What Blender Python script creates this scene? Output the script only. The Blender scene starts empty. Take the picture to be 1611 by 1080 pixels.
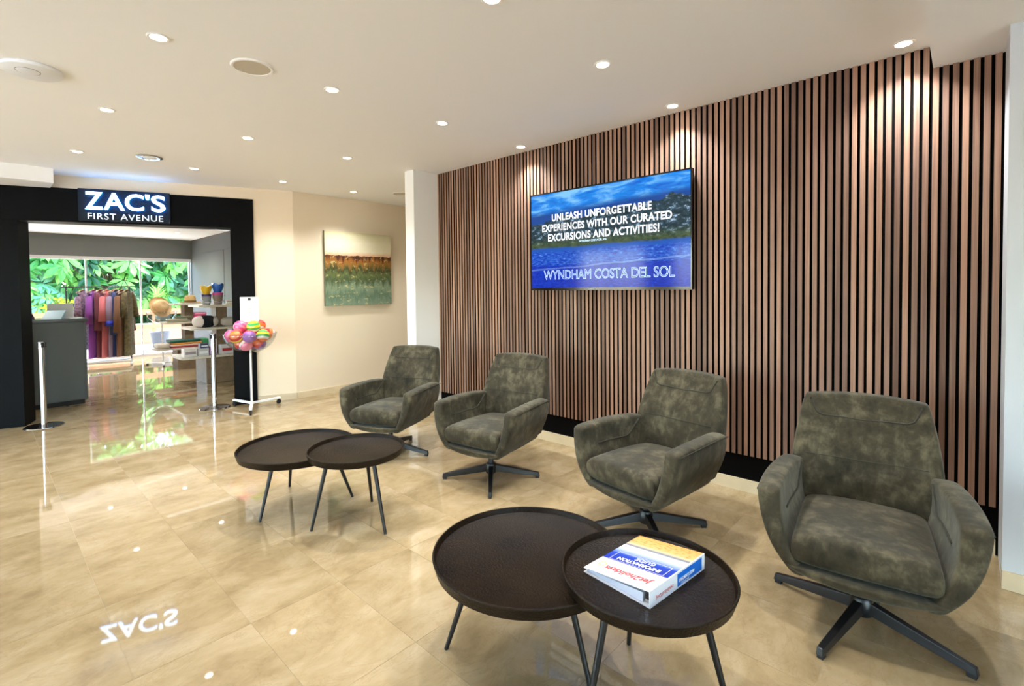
import bpy, math, random
from mathutils import Vector, Matrix
random.seed(7)
scene = bpy.context.scene
COL = scene.collection
PI = math.pi

# ------------------------------------------------------------------ camera
F_PX, CX, CY = 777.545, 791.78, 473.77          # in a 1611 x 1080 frame
PITCH, YAW, ROLL = 0.0273458, 0.8171032, -0.0118464
CAM_H = 1.4228
fw = Vector((math.sin(YAW) * math.cos(PITCH), math.cos(YAW) * math.cos(PITCH), -math.sin(PITCH)))
rt = Vector((math.cos(YAW), -math.sin(YAW), 0))
up = rt.cross(fw)
r2 = rt * math.cos(ROLL) + up * math.sin(ROLL)
u2 = up * math.cos(ROLL) - rt * math.sin(ROLL)
cam_data = bpy.data.cameras.new('camera')
cam = bpy.data.objects.new('camera', cam_data)
COL.objects.link(cam)
M = Matrix((r2, u2, -fw)).transposed().to_4x4()
M.translation = (0, 0, CAM_H)
cam.matrix_world = M
cam_data.sensor_width = 36
cam_data.sensor_fit = 'HORIZONTAL'
cam_data.lens = F_PX / 1611 * 36
cam_data.shift_x = (805.5 - CX) / 1611
cam_data.shift_y = (CY - 540) / 1611
cam_data.clip_start = 0.02
scene.camera = cam

# ------------------------------------------------------------------ light and exposure
vs = scene.view_settings
vs.view_transform = 'Standard'
vs.look = 'None'
vs.exposure = 0.45
vs.gamma = 1
vs.use_curve_mapping = False
scene.cycles.use_denoising = True
scene.cycles.max_bounces = 10
scene.cycles.diffuse_bounces = 5
scene.cycles.glossy_bounces = 4
scene.cycles.transparent_max_bounces = 12
scene.cycles.sample_clamp_indirect = 6
scene.cycles.caustics_reflective = False
scene.cycles.caustics_refractive = False

SKY_STRENGTH = 2.8
SUN_ENERGY = 20.0
SPOT_W = 84.0            # one downlight
world = bpy.data.worlds.new('sky')
scene.world = world
world.use_nodes = True
wn = world.node_tree.nodes
wl = world.node_tree.links
sky = wn.new('ShaderNodeTexSky')
sky.sky_type = 'NISHITA'
sky.sun_disc = False
sky.sun_elevation = math.radians(52)
sky.sun_rotation = math.radians(20)
sky.altitude = 20
wl.new(sky.outputs['Color'], wn['Background'].inputs['Color'])
wn['Background'].inputs['Strength'].default_value = SKY_STRENGTH
sun_d = bpy.data.lights.new('sun', 'SUN')
sun_d.energy = SUN_ENERGY
sun_d.angle = 0.01
sun_d.color = (1, .95, .86)
sun = bpy.data.objects.new('sun', sun_d)
COL.objects.link(sun)
sun.rotation_euler = Vector((-1.0, -0.12, -1.25)).to_track_quat('-Z', 'Y').to_euler()

# ------------------------------------------------------------------ helpers
def lin(c):
    return tuple(((v / 255) / 12.92 if v / 255 <= .04045 else ((v / 255 + .055) / 1.055) ** 2.4) for v in c) + (1,)

MATS = {}
def new_mat(name):
    m = bpy.data.materials.new(name)
    m.use_nodes = True
    MATS[name] = m
    nt = m.node_tree
    return m, nt, nt.nodes['Principled BSDF']

def mat(name, rgb, rough=.5, metal=0., spec=.5, emit=None, emit_s=0., noise=None, bump=None, coat=0., sheen=0.):
    """rgb as sRGB 0-255; noise=(scale, amount) gives a mottled colour, bump=(scale, strength)"""
    m, nt, b = new_mat(name)
    c = lin(rgb)
    b.inputs['Base Color'].default_value = c
    b.inputs['Roughness'].default_value = rough
    b.inputs['Metallic'].default_value = metal
    b.inputs['Specular IOR Level'].default_value = spec
    b.inputs['Coat Weight'].default_value = coat
    b.inputs['Sheen Weight'].default_value = sheen
    if emit:
        b.inputs['Emission Color'].default_value = lin(emit)
        b.inputs['Emission Strength'].default_value = emit_s
    if noise or bump:
        tc = nt.nodes.new('ShaderNodeTexCoord')
    if noise:
        n = nt.nodes.new('ShaderNodeTexNoise')
        n.inputs['Scale'].default_value = noise[0]
        n.inputs['Detail'].default_value = 5
        nt.links.new(tc.outputs['Object'], n.inputs['Vector'])
        r = nt.nodes.new('ShaderNodeValToRGB')
        a = noise[1]
        r.color_ramp.elements[0].position = .3
        r.color_ramp.elements[1].position = .7
        r.color_ramp.elements[0].color = (c[0] * (1 - a), c[1] * (1 - a), c[2] * (1 - a), 1)
        r.color_ramp.elements[1].color = (min(1, c[0] * (1 + a)), min(1, c[1] * (1 + a)), min(1, c[2] * (1 + a)), 1)
        nt.links.new(n.outputs['Fac'], r.inputs['Fac'])
        nt.links.new(r.outputs['Color'], b.inputs['Base Color'])
    if bump:
        n2 = nt.nodes.new('ShaderNodeTexNoise')
        n2.inputs['Scale'].default_value = bump[0]
        n2.inputs['Detail'].default_value = 4
        nt.links.new(tc.outputs['Object'], n2.inputs['Vector'])
        bp = nt.nodes.new('ShaderNodeBump')
        bp.inputs['Strength'].default_value = bump[1]
        bp.inputs['Distance'].default_value = .01
        nt.links.new(n2.outputs['Fac'], bp.inputs['Height'])
        nt.links.new(bp.outputs['Normal'], b.inputs['Normal'])
    return m

def ramp(nt, stops, interp='LINEAR'):
    r = nt.nodes.new('ShaderNodeValToRGB')
    cr = r.color_ramp
    cr.interpolation = interp
    while len(cr.elements) < len(stops):
        cr.elements.new(.5)
    for e, (p, c) in zip(cr.elements, stops):
        e.position = p
        e.color = lin(c) if max(c) > 1.0001 else tuple(c[:3]) + (1,)
    return r

def math_node(nt, op, a, b=None, c=None):
    n = nt.nodes.new('ShaderNodeMath')
    n.operation = op
    for i, v in enumerate((a, b, c)):
        if v is None:
            continue
        if isinstance(v, (int, float)):
            n.inputs[i].default_value = v
        else:
            nt.links.new(v, n.inputs[i])
    return n.outputs[0]

def noise_node(nt, vec, scale, detail=4, rough=.5, dist=0.):
    n = nt.nodes.new('ShaderNodeTexNoise')
    n.inputs['Scale'].default_value = scale
    n.inputs['Detail'].default_value = detail
    n.inputs['Roughness'].default_value = rough
    n.inputs['Distortion'].default_value = dist
    nt.links.new(vec, n.inputs['Vector'])
    return n.outputs['Fac']

def mapping(nt, vec, scale=(1, 1, 1), loc=(0, 0, 0)):
    n = nt.nodes.new('ShaderNodeMapping')
    n.inputs['Scale'].default_value = scale
    n.inputs['Location'].default_value = loc
    nt.links.new(vec, n.inputs['Vector'])
    return n.outputs[0]

def mix_col(nt, fac, a, b, mode='MIX'):
    n = nt.nodes.new('ShaderNodeMix')
    n.data_type = 'RGBA'
    n.blend_type = mode
    for sock, v in ((n.inputs[0], fac), (n.inputs[6], a), (n.inputs[7], b)):
        if isinstance(v, (int, float)):
            sock.default_value = v
        elif isinstance(v, tuple):
            sock.default_value = v
        else:
            nt.links.new(v, sock)
    return n.outputs[2]

class MB:
    """collects simple shapes into one mesh"""
    def __init__(self, xf=None):
        self.v, self.f, self.mi, self.xf = [], [], [], xf
    def add(self, vs_, fs, mi=0):
        o = len(self.v)
        for p in vs_:
            p = Vector(p)
            self.v.append(self.xf @ p if self.xf else p)
        for f in fs:
            self.f.append([o + i for i in f])
            self.mi.append(mi)
        return self
    def box(self, x0, x1, y0, y1, z0, z1, mi=0):
        return self.hexa([(x0, y0, z0), (x1, y0, z0), (x1, y1, z0), (x0, y1, z0), (x0, y0, z1), (x1, y0, z1), (x1, y1, z1), (x0, y1, z1)], mi)
    def hexa(self, c, mi=0):
        return self.add(c, [(3, 2, 1, 0), (4, 5, 6, 7), (0, 1, 5, 4), (1, 2, 6, 5), (2, 3, 7, 6), (3, 0, 4, 7)], mi)
    def prism(self, poly, z0, z1, mi=0):
        n = len(poly)
        vs_ = [(x, y, z0) for x, y in poly] + [(x, y, z1) for x, y in poly]
        fs = [tuple(reversed(range(n))), tuple(range(n, 2 * n))] + [(i, (i + 1) % n, n + (i + 1) % n, n + i) for i in range(n)]
        return self.add(vs_, fs, mi)
    def cyl(self, p0, p1, r0, r1=None, n=16, caps=True, mi=0):
        r1 = r0 if r1 is None else r1
        p0, p1 = Vector(p0), Vector(p1)
        d = (p1 - p0).normalized()
        a = d.orthogonal().normalized()
        b = d.cross(a)
        vs_ = []
        for p, r in ((p0, r0), (p1, r1)):
            for i in range(n):
                t = 2 * PI * i / n
                vs_.append(p + (a * math.cos(t) + b * math.sin(t)) * r)
        fs = [(i, (i + 1) % n, n + (i + 1) % n, n + i) for i in range(n)]
        if caps:
            fs += [tuple(reversed(range(n))), tuple(range(n, 2 * n))]
        return self.add(vs_, fs, mi)
    def lathe(self, prof, n=32, c=(0, 0, 0), closed=False, mi=0, sx=1, sy=1, wob=None):
        vs_, fs = [], []
        m = len(prof)
        for i in range(n):
            t = 2 * PI * i / n
            for j, (r, z) in enumerate(prof):
                k = wob(t, j) if wob else 0
                vs_.append((c[0] + r * sx * math.cos(t), c[1] + r * sy * math.sin(t), c[2] + z + k))
        for i in range(n):
            for j in range(m if closed else m - 1):
                a, b = i * m + j, i * m + (j + 1) % m
                a2, b2 = ((i + 1) % n) * m + j, ((i + 1) % n) * m + (j + 1) % m
                fs.append((a, a2, b2, b))
        return self.add(vs_, fs, mi)
    def tube(self, pts, r, n=8, mi=0):
        pts = [Vector(p) for p in pts]
        rings = []
        for i, p in enumerate(pts):
            d = (pts[min(i + 1, len(pts) - 1)] - pts[max(i - 1, 0)]).normalized()
            ref = Vector((0, 0, 1)) if abs(d.z) < .9 else Vector((1, 0, 0))
            a = d.cross(ref).normalized()
            b = d.cross(a)
            rr = r[i] if isinstance(r, (list, tuple)) else r
            rings.append([p + (a * math.cos(2 * PI * k / n) + b * math.sin(2 * PI * k / n)) * rr for k in range(n)])
        vs_ = [v for ring in rings for v in ring]
        fs = []
        for i in range(len(rings) - 1):
            for k in range(n):
                fs.append((i * n + k, i * n + (k + 1) % n, (i + 1) * n + (k + 1) % n, (i + 1) * n + k))
        fs += [tuple(reversed(range(n))), tuple(range((len(rings) - 1) * n, len(rings) * n))]
        return self.add(vs_, fs, mi)
    def slab(self, A, B, mi=0):
        """closed solid between two equal grids of points (A outer, B inner)"""
        nu, nv = len(A), len(A[0])
        vs_ = [p for row in A for p in row] + [p for row in B for p in row]
        o = nu * nv
        fs = []
        for i in range(nu - 1):
            for j in range(nv - 1):
                a, b, c, d = i * nv + j, (i + 1) * nv + j, (i + 1) * nv + j + 1, i * nv + j + 1
                fs.append((a, b, c, d))
                fs.append((o + d, o + c, o + b, o + a))
        def strip(idx):
            for a, b in zip(idx[:-1], idx[1:]):
                fs.append((b, a, o + a, o + b))
        strip([i * nv for i in range(nu)])
        strip([(nu - 1) * nv + j for j in range(nv)])
        strip([(nu - 1 - i) * nv + nv - 1 for i in range(nu)])
        strip([nv - 1 - j for j in range(nv)])
        return self.add(vs_, fs, mi)
    def ball(self, c, r, nu=20, nv=12, sx=1, sy=1, sz=1, e=1.0, mi=0):
        def pw(x):
            return math.copysign(abs(x) ** e, x)
        vs_, fs = [(c[0], c[1], c[2] - r * sz)], []
        for j in range(1, nv):
            a = -PI / 2 + PI * j / nv
            for i in range(nu):
                t = 2 * PI * i / nu
                vs_.append((c[0] + r * sx * pw(math.cos(a)) * pw(math.cos(t)), c[1] + r * sy * pw(math.cos(a)) * pw(math.sin(t)), c[2] + r * sz * pw(math.sin(a))))
        vs_.append((c[0], c[1], c[2] + r * sz))
        top = len(vs_) - 1
        for i in range(nu):
            fs.append((0, 1 + (i + 1) % nu, 1 + i))
            fs.append((top, top - nu + i, top - nu + (i + 1) % nu))
        for j in range(nv - 2):
            for i in range(nu):
                a, b = 1 + j * nu + i, 1 + j * nu + (i + 1) % nu
                fs.append((a, b, b + nu, a + nu))
        return self.add(vs_, fs, mi)
    def mesh(self, name, mats, smooth=False):
        me = bpy.data.meshes.new(name)
        me.from_pydata([tuple(v) for v in self.v], [], self.f)
        for m in (mats if isinstance(mats, (list, tuple)) else [mats]):
            me.materials.append(m)
        if len(me.materials) > 1:
            me.polygons.foreach_set('material_index', self.mi)
        if smooth:
            me.polygons.foreach_set('use_smooth', [True] * len(me.polygons))
        me.update()
        return me
    def build(self, name, mats, parent=None, smooth=False, sub=0, bevel=0., auto=False):
        ob = bpy.data.objects.new(name, self.mesh(name, mats, smooth or auto))
        COL.objects.link(ob)
        if parent:
            ob.parent = parent
        if bevel:
            bv = ob.modifiers.new('bevel', 'BEVEL')
            bv.width = bevel
            bv.segments = 2
            bv.limit_method = 'ANGLE'
        if sub:
            s = ob.modifiers.new('sub', 'SUBSURF')
            s.levels = s.render_levels = sub
        if auto:
            ob.data.set_sharp_from_angle(angle=math.radians(35))
        return ob

def tag(o, label, cat, group=None):
    o['label'] = label
    o['category'] = cat
    if group:
        o['group'] = group
    return o

def thing(name, label, cat, loc=(0, 0, 0), rz=0., group=None):
    o = bpy.data.objects.new(name, None)
    o.empty_display_size = .1
    COL.objects.link(o)
    o.location = loc
    o.rotation_euler = (0, 0, rz)
    return tag(o, label, cat, group)

def struct(o):
    o['kind'] = 'structure'
    return o

def copy_tree(o, parent=None):
    c = o.copy()
    COL.objects.link(c)
    if parent:
        c.parent = parent
    for ch in o.children:
        copy_tree(ch, c)
    return c

def text_obj(name, s, material, parent, width=None, size=.1, extrude=.002, offset=0., outline=0., align='CENTER', shear=0., mtx=None, height=None, space=1., side_mat=None):
    """lettering as a mesh in its parent's XZ plane (readable from -Y); width = final width in metres"""
    cu = bpy.data.curves.new(name, 'FONT')
    cu.body = s
    cu.size = size
    cu.align_x = align
    cu.shear = shear
    cu.resolution_u = 4
    cu.space_character = space
    if outline:
        cu.fill_mode = 'NONE'
        cu.bevel_depth = outline
        cu.bevel_resolution = 0
    else:
        cu.extrude = extrude
        cu.offset = offset
    tmp = bpy.data.objects.new('tmp_text', cu)
    COL.objects.link(tmp)
    dg = bpy.context.evaluated_depsgraph_get()
    me = bpy.data.meshes.new_from_object(tmp.evaluated_get(dg))
    bpy.data.objects.remove(tmp)
    me.name = name
    xs = [v.co.x for v in me.vertices]
    ys = [v.co.y for v in me.vertices]
    k = width / (max(xs) - min(xs)) if width else 1
    kh = height / (max(ys) - min(ys)) if height else k
    cx = (max(xs) + min(xs)) / 2 if align == 'CENTER' else 0
    for v in me.vertices:
        v.co.x = (v.co.x - cx) * k
        v.co.y = (v.co.y - (min(ys) if height else 0)) * kh
    me.transform(Matrix.Rotation(PI / 2, 4, 'X'))
    if mtx:
        me.transform(mtx)
    me.materials.clear()
    me.materials.append(material)
    if side_mat:
        me.materials.append(side_mat)
        for p in me.polygons:
            p.material_index = 0 if p.normal.y < -.7 else 1
    ob = bpy.data.objects.new(name, me)
    COL.objects.link(ob)
    if parent:
        ob.parent = parent
    return ob

def T(x, y, z):
    return Matrix.Translation((x, y, z))

# ------------------------------------------------------------------ materials
M_ceil = mat('ceiling_paint', (246, 246, 244), .9, spec=.2)
M_wall = mat('cream_paint', (226, 210, 184), .85, spec=.25, bump=(60, .03))
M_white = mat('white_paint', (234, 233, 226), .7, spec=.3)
M_pillar = mat('pillar_white_baked_light', (190, 194, 198), .7, spec=.3)  # column's white, darkened and cooled: the pillar's daylight is put into the colour
M_base = mat('baseboard_stone', (206, 188, 156), .25, noise=(6, .08))
M_black_felt = mat('black_felt', (4, 3, 3), .95, spec=.1)
M_portal = mat('black_laminate', (3, 3, 4), .5, spec=.08)
M_black_metal = mat('black_metal', (14, 14, 15), .38, spec=.5)
M_leg_metal = mat('dark_bronze_metal', (22, 20, 18), .42, metal=.3)
M_dark_glossy = mat('black_gloss', (8, 8, 9), .12)
M_chrome = mat('chrome', (205, 205, 205), .12, metal=1.)
M_white_metal = mat('white_metal', (238, 238, 236), .4)
M_rubber = mat('black_rubber', (16, 16, 16), .7)
M_paper = mat('white_paper', (224, 224, 224), .6)
M_print = mat('dark_print', (40, 40, 44), .6)
M_print_l = mat('grey_print', (150, 150, 152), .6)
M_grey_wall = mat('grey_panel', (84, 87, 84), .6)
M_bulk = mat('grey_bulkhead', (120, 124, 120), .7)
M_counter = mat('grey_counter', (66, 72, 72), .45)
M_counter_top = mat('counter_top', (40, 42, 42), .3)
M_shelf_wood = mat('shelf_wood', (120, 98, 74), .5, noise=(14, .18))
M_shelf_edge = mat('shelf_board', (206, 196, 178), .4)
M_trim_white = mat('light_trim', (245, 243, 238), .35)
M_lens = mat('lamp_lens', (255, 250, 240), .3, emit=(255, 244, 226), emit_s=30)
M_led = mat('led_strip', (255, 255, 255), .3, emit=(248, 252, 255), emit_s=.9)
M_grille = mat('speaker_grille', (198, 188, 168), .7)
M_plastic = mat('white_plastic', (232, 234, 236), .35)

def slat_material():
    m, nt, b = new_mat('walnut_slat')
    tc = nt.nodes.new('ShaderNodeTexCoord')
    oi = nt.nodes.new('ShaderNodeObjectInfo')
    add = nt.nodes.new('ShaderNodeVectorMath')
    add.operation = 'MULTIPLY_ADD'
    nt.links.new(oi.outputs['Random'], add.inputs[0])
    add.inputs[1].default_value = (37, 91, 53)
    nt.links.new(tc.outputs['Object'], add.inputs[2])
    v = add.outputs[0]
    g = noise_node(nt, mapping(nt, v, (60, 60, 1.1)), 1.6, 5, .6, .6)       # long grain
    h = noise_node(nt, mapping(nt, v, (2, 2, .55)), 1.8, 3)               # broad tone
    r = ramp(nt, [(.25, (118, 89, 73)), (.5, (160, 127, 107)), (.75, (196, 164, 143))])
    nt.links.new(math_node(nt, 'ADD', math_node(nt, 'MULTIPLY', g, .62), math_node(nt, 'MULTIPLY', h, .38)), r.inputs['Fac'])
    r2_ = ramp(nt, [(0, (168, 160, 156)), (.5, (212, 206, 203)), (1, (255, 246, 238))])
    nt.links.new(oi.outputs['Random'], r2_.inputs['Fac'])
    nt.links.new(mix_col(nt, 1., r.outputs['Color'], r2_.outputs['Color'], 'MULTIPLY'), b.inputs['Base Color'])
    b.inputs['Roughness'].default_value = .55
    b.inputs['Specular IOR Level'].default_value = .35
    return m
M_slat = slat_material()

def marble_material():
    m, nt, b = new_mat('cream_marble')
    geo = nt.nodes.new('ShaderNodeNewGeometry')
    oi = nt.nodes.new('ShaderNodeObjectInfo')
    add = nt.nodes.new('ShaderNodeVectorMath')
    add.operation = 'MULTIPLY_ADD'
    nt.links.new(oi.outputs['Random'], add.inputs[0])
    add.inputs[1].default_value = (13, 29, 0)
    nt.links.new(geo.outputs['Position'], add.inputs[2])
    v = add.outputs[0]
    cloud = noise_node(nt, mapping(nt, v, (1, 1.5, 1)), 3.2, 9, .66, .35)
    r = ramp(nt, [(.3, (138, 116, 83)), (.5, (159, 138, 102)), (.72, (178, 158, 126))])
    nt.links.new(cloud, r.inputs['Fac'])
    vn = noise_node(nt, mapping(nt, v, (1.2, 1.8, 1)), 2.6, 9, .7, .9)
    vein = math_node(nt, 'ABSOLUTE', math_node(nt, 'SUBTRACT', vn, .5))
    rv = ramp(nt, [(0, (1, 1, 1)), (.007, (.35, .35, .35)), (.018, (0, 0, 0))])
    nt.links.new(vein, rv.inputs['Fac'])
    c1 = mix_col(nt, math_node(nt, 'MULTIPLY', rv.outputs['Color'], .30), r.outputs['Color'], lin((124, 98, 66)))
    rr = ramp(nt, [(0, (.88, .875, .865)), (1, (1, 1, 1))])
    nt.links.new(oi.outputs['Random'], rr.inputs['Fac'])
    nt.links.new(mix_col(nt, 1., c1, rr.outputs['Color'], 'MULTIPLY'), b.inputs['Base Color'])
    b.inputs['Roughness'].default_value = .028
    b.inputs['Specular IOR Level'].default_value = .55
    return m
M_marble = marble_material()
M_grout = mat('grout', (152, 132, 98), .6)

def velvet_material():
    m, nt, b = new_mat('olive_velvet')
    tc = nt.nodes.new('ShaderNodeTexCoord')
    oi = nt.nodes.new('ShaderNodeObjectInfo')
    add = nt.nodes.new('ShaderNodeVectorMath')
    add.operation = 'MULTIPLY_ADD'
    nt.links.new(oi.outputs['Random'], add.inputs[0])
    add.inputs[1].default_value = (7, 3, 5)
    nt.links.new(tc.outputs['Object'], add.inputs[2])
    v = add.outputs[0]
    a = noise_node(nt, mapping(nt, v, (1, 1, 1.3)), 5.5, 6, .6, .3)
    f = noise_node(nt, mapping(nt, v, (1, 1, .6)), 22, 5, .65, .4)
    s = math_node(nt, 'ADD', math_node(nt, 'MULTIPLY', a, .58), math_node(nt, 'MULTIPLY', f, .42))
    r = ramp(nt, [(.36, (31, 26, 15)), (.5, (54, 48, 33)), (.65, (90, 83, 63))])
    nt.links.new(s, r.inputs['Fac'])
    nt.links.new(r.outputs['Color'], b.inputs['Base Color'])
    b.inputs['Roughness'].default_value = .8
    b.inputs['Specular IOR Level'].default_value = .2
    b.inputs['Sheen Weight'].default_value = .15
    b.inputs['Sheen Roughness'].default_value = .45
    b.inputs['Sheen Tint'].default_value = (.8, .82, .72, 1)
    bp = nt.nodes.new('ShaderNodeBump')
    bp.inputs['Strength'].default_value = .25
    bp.inputs['Distance'].default_value = .012
    nt.links.new(a, bp.inputs['Height'])
    nt.links.new(bp.outputs['Normal'], b.inputs['Normal'])
    return m
M_velvet = velvet_material()
M_seam = mat('dark_seam', (44, 41, 30), .9)

def tray_material():
    m, nt, b = new_mat('hammered_bronze')
    tc = nt.nodes.new('ShaderNodeTexCoord')
    a = noise_node(nt, tc.outputs['Object'], 5, 4)
    r = ramp(nt, [(.3, (19, 13, 8)), (.7, (36, 26, 15))])
    nt.links.new(a, r.inputs['Fac'])
    nt.links.new(r.outputs['Color'], b.inputs['Base Color'])
    b.inputs['Roughness'].default_value = .4
    b.inputs['Specular IOR Level'].default_value = .12
    b.inputs['Metallic'].default_value = .1
    vo = nt.nodes.new('ShaderNodeTexVoronoi')
    vo.inputs['Scale'].default_value = 120
    nt.links.new(tc.outputs['Object'], vo.inputs['Vector'])
    bp = nt.nodes.new('ShaderNodeBump')
    bp.inputs['Strength'].default_value = .35
    bp.inputs['Distance'].default_value = .004
    nt.links.new(vo.outputs['Distance'], bp.inputs['Height'])
    nt.links.new(bp.outputs['Normal'], b.inputs['Normal'])
    return m
M_tray = tray_material()

def glass_material(name, tint=(1, 1, 1, 1), ior=1.45):
    m = bpy.data.materials.new(name)
    m.use_nodes = True
    nt = m.node_tree
    nt.nodes.clear()
    out = nt.nodes.new('ShaderNodeOutputMaterial')
    mx = nt.nodes.new('ShaderNodeMixShader')
    tr = nt.nodes.new('ShaderNodeBsdfTransparent')
    tr.inputs['Color'].default_value = tint
    gl = nt.nodes.new('ShaderNodeBsdfGlossy')
    gl.inputs['Roughness'].default_value = .02
    lw = nt.nodes.new('ShaderNodeLayerWeight')
    lw.inputs['Blend'].default_value = .5
    fac = math_node(nt, 'ADD', math_node(nt, 'MULTIPLY', math_node(nt, 'POWER', lw.outputs['Facing'], 4.), .7), (ior - 1) ** 2 / (ior + 1) ** 2)
    nt.links.new(fac, mx.inputs[0])
    nt.links.new(tr.outputs[0], mx.inputs[1])
    nt.links.new(gl.outputs[0], mx.inputs[2])
    nt.links.new(mx.outputs[0], out.inputs[0])
    return m
M_glass = glass_material('window_glass', (.97, .99, .98, 1))
M_acrylic = glass_material('clear_acrylic', (.93, .95, .96, 1), 1.5)

# ------------------------------------------------------------------ the setting
D = 3.5734            # slat face plane (X)
ZC = 2.70             # ceiling
YP = 6.379            # wall with the painting
P0 = Vector((2.75, 6.41, 0))
EX = Vector((.93478, -.35522, 0))      # along the shop front, to the right
SHOP = Matrix(((EX.x, -EX.y, 0, P0.x), (EX.y, EX.x, 0, P0.y), (0, 0, 1, 0), (0, 0, 0, 1)))   # local x right (<= 0), y into the shop

# floor: a grout bed with tiles of 0.407 x 0.612 laid in a straight grid
TX, TY = .407, .612
floor = MB().box(-4.2, 6.7, -4.6, 13.4, -.12, -.0009).build('floor', M_grout)
struct(floor)
tile_me = MB().box(.0006, TX - .0006, .0006, TY - .0006, -.02, 0).mesh('tile', M_marble)
tiles, rest = [], MB()
for i in range(-11, 16):
    for j in range(-12, 18):
        x, y = .3555 + i * TX, 2.215 + j * TY
        if x < -4.2 or x + TX > 6.6 or y < -4.6 or y + TY > 13.4:
            continue
        d = (Vector((x + TX / 2, y + TY / 2, 0)) - Vector((0, 0, CAM_H)))
        depth = d.dot(fw)
        u, v_ = (CX + F_PX * d.dot(r2) / depth, CY - F_PX * d.dot(u2) / depth) if depth > .2 else (-1e4, 0)
        seen = depth > .3 and -120 < u < 1740 and v_ < 1250
        tiles.append((0 if seen else 1, depth, x, y))
tiles.sort()
for k, (hid, depth, x, y) in enumerate(tiles):
    if k < 295 and not hid:
        o = bpy.data.objects.new('tile', tile_me)
        COL.objects.link(o)
        o.location = (x, y, 0)
        o.parent = floor
    else:
        rest.box(x + .0006, x + TX - .0006, y + .0006, y + TY - .0006, -.02, 0)
rt_ = rest.build('tile_field', M_marble, floor)
rt_['kind'] = 'stuff'

# ceilings
ceiling = struct(MB().box(-4.2, 6.7, -4.6, 9.3, ZC, ZC + .15).build('ceiling', M_ceil))
def shop_pt(x, y):
    p = SHOP @ Vector((x, y, 0))
    return (p.x, p.y)
struct(MB().prism([shop_pt(0, .26), shop_pt(-6.9, .26), (-4.2, 13.4), (3.55, 13.4), (3.55, shop_pt(0, .26)[1])][::-1], 2.60, 2.70).build('ceiling_shop', M_ceil))
struct(MB().box(-4.2, 3.6, -.5, .145, 2.581, ZC).build('beam', M_ceil))
struct(MB().prism([(-4.1, 6.86), (.575, 6.86), (.575, 7.2), (-4.1, 8.85)], 2.552, ZC).build('soffit', M_ceil))

# slatted wall on the right
wall_r = struct(MB().box(D + .012, D + .19, -.9, 4.345, 0, ZC).build('wall_right', M_black_felt))
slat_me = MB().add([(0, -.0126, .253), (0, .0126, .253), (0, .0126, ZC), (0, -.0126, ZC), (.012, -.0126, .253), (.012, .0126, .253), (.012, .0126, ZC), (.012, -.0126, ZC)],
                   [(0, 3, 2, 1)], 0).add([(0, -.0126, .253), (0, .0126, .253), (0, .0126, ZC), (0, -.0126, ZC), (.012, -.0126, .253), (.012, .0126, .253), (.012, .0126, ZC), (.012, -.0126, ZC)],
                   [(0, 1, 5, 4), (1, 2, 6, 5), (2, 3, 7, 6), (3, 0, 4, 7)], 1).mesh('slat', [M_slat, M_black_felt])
for i in range(112):
    o = bpy.data.objects.new('slat', slat_me)
    COL.objects.link(o)
    o.location = (D, 4.3332 - .04 * i, 0)
    o.parent = wall_r
struct(MB().box(D - .002, D + .012, -.12, 4.34, 0, .0835).build('baseboard_right', M_base))

# column by the far end of the slats, pillar at the near end
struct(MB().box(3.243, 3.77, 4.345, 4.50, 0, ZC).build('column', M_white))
struct(MB().box(3.236, 3.6, 4.338, 4.51, 0, .083).build('baseboard_column', M_base))
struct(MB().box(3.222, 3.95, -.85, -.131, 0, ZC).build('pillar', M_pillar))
struct(MB().box(3.212, 3.3, -.85, -.1305, 0, .085).build('baseboard_pillar', M_base))

# walls
struct(MB().box(2.832, 6.7, YP, YP + .12, 0, ZC).build('wall_far', M_wall))
struct(MB().box(2.836, 6.7, YP - .012, YP, 0, .08).build('baseboard_far', M_base))
struct(MB().box(6.55, 6.7, -4.6, YP, 0, ZC).build('wall_side', M_wall))
w = MB(SHOP)
w.box(-.37, .0875, 0, .15, 0, ZC)
w.box(-7.6, -3.0, 0, .15, 0, ZC)
w.box(-3.0, -.37, 0, .15, 2.562, ZC)
struct(w.build('wall_shop', M_wall))
struct(MB(SHOP).box(-.368, .090, -.012, 0, 0, .08).build('baseboard_shop', M_base))
# outer walls with tall windows to the street (left and behind the camera)
def window_wall(name, fixed, along0, along1, opens, axis, n0):
    w = MB()
    def bx(a0, a1, z0, z1):
        if axis == 'x':
            w.box(fixed - .2, fixed, a0, a1, z0, z1)
        else:
            w.box(a0, a1, fixed - .2, fixed, z0, z1)
    a = along0
    for (o0, o1, zt) in opens:
        bx(a, o0, 0, ZC)
        bx(o0, o1, zt, ZC)
        a = o1
    bx(a, along1, 0, ZC)
    struct(w.build(name, M_wall))
    for k, (o0, o1, zt) in enumerate(opens):
        fr = MB()
        t = .05
        def fb(a0, a1, z0, z1):
            if axis == 'x':
                fr.box(fixed - .13, fixed - .07, a0, a1, z0, z1)
            else:
                fr.box(a0, a1, fixed - .13, fixed - .07, z0, z1)
        fb(o0, o0 + t, 0, zt); fb(o1 - t, o1, 0, zt); fb(o0 + t, o1 - t, zt - t, zt); fb(o0 + t, o1 - t, 0, t)
        mid = (o0 + o1) / 2
        fb(mid - .02, mid + .02, t, zt - t)
        root = struct(fr.build('window_%d' % (n0 + k), M_white_metal))
        for a0, a1 in ((o0 + t, mid - .02), (mid + .02, o1 - t)):
            g = MB()
            if axis == 'x':
                g.box(fixed - .103, fixed - .097, a0, a1, t, zt - t)
            else:
                g.box(a0, a1, fixed - .103, fixed - .097, t, zt - t)
            g.build('pane', M_glass, root)
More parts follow.
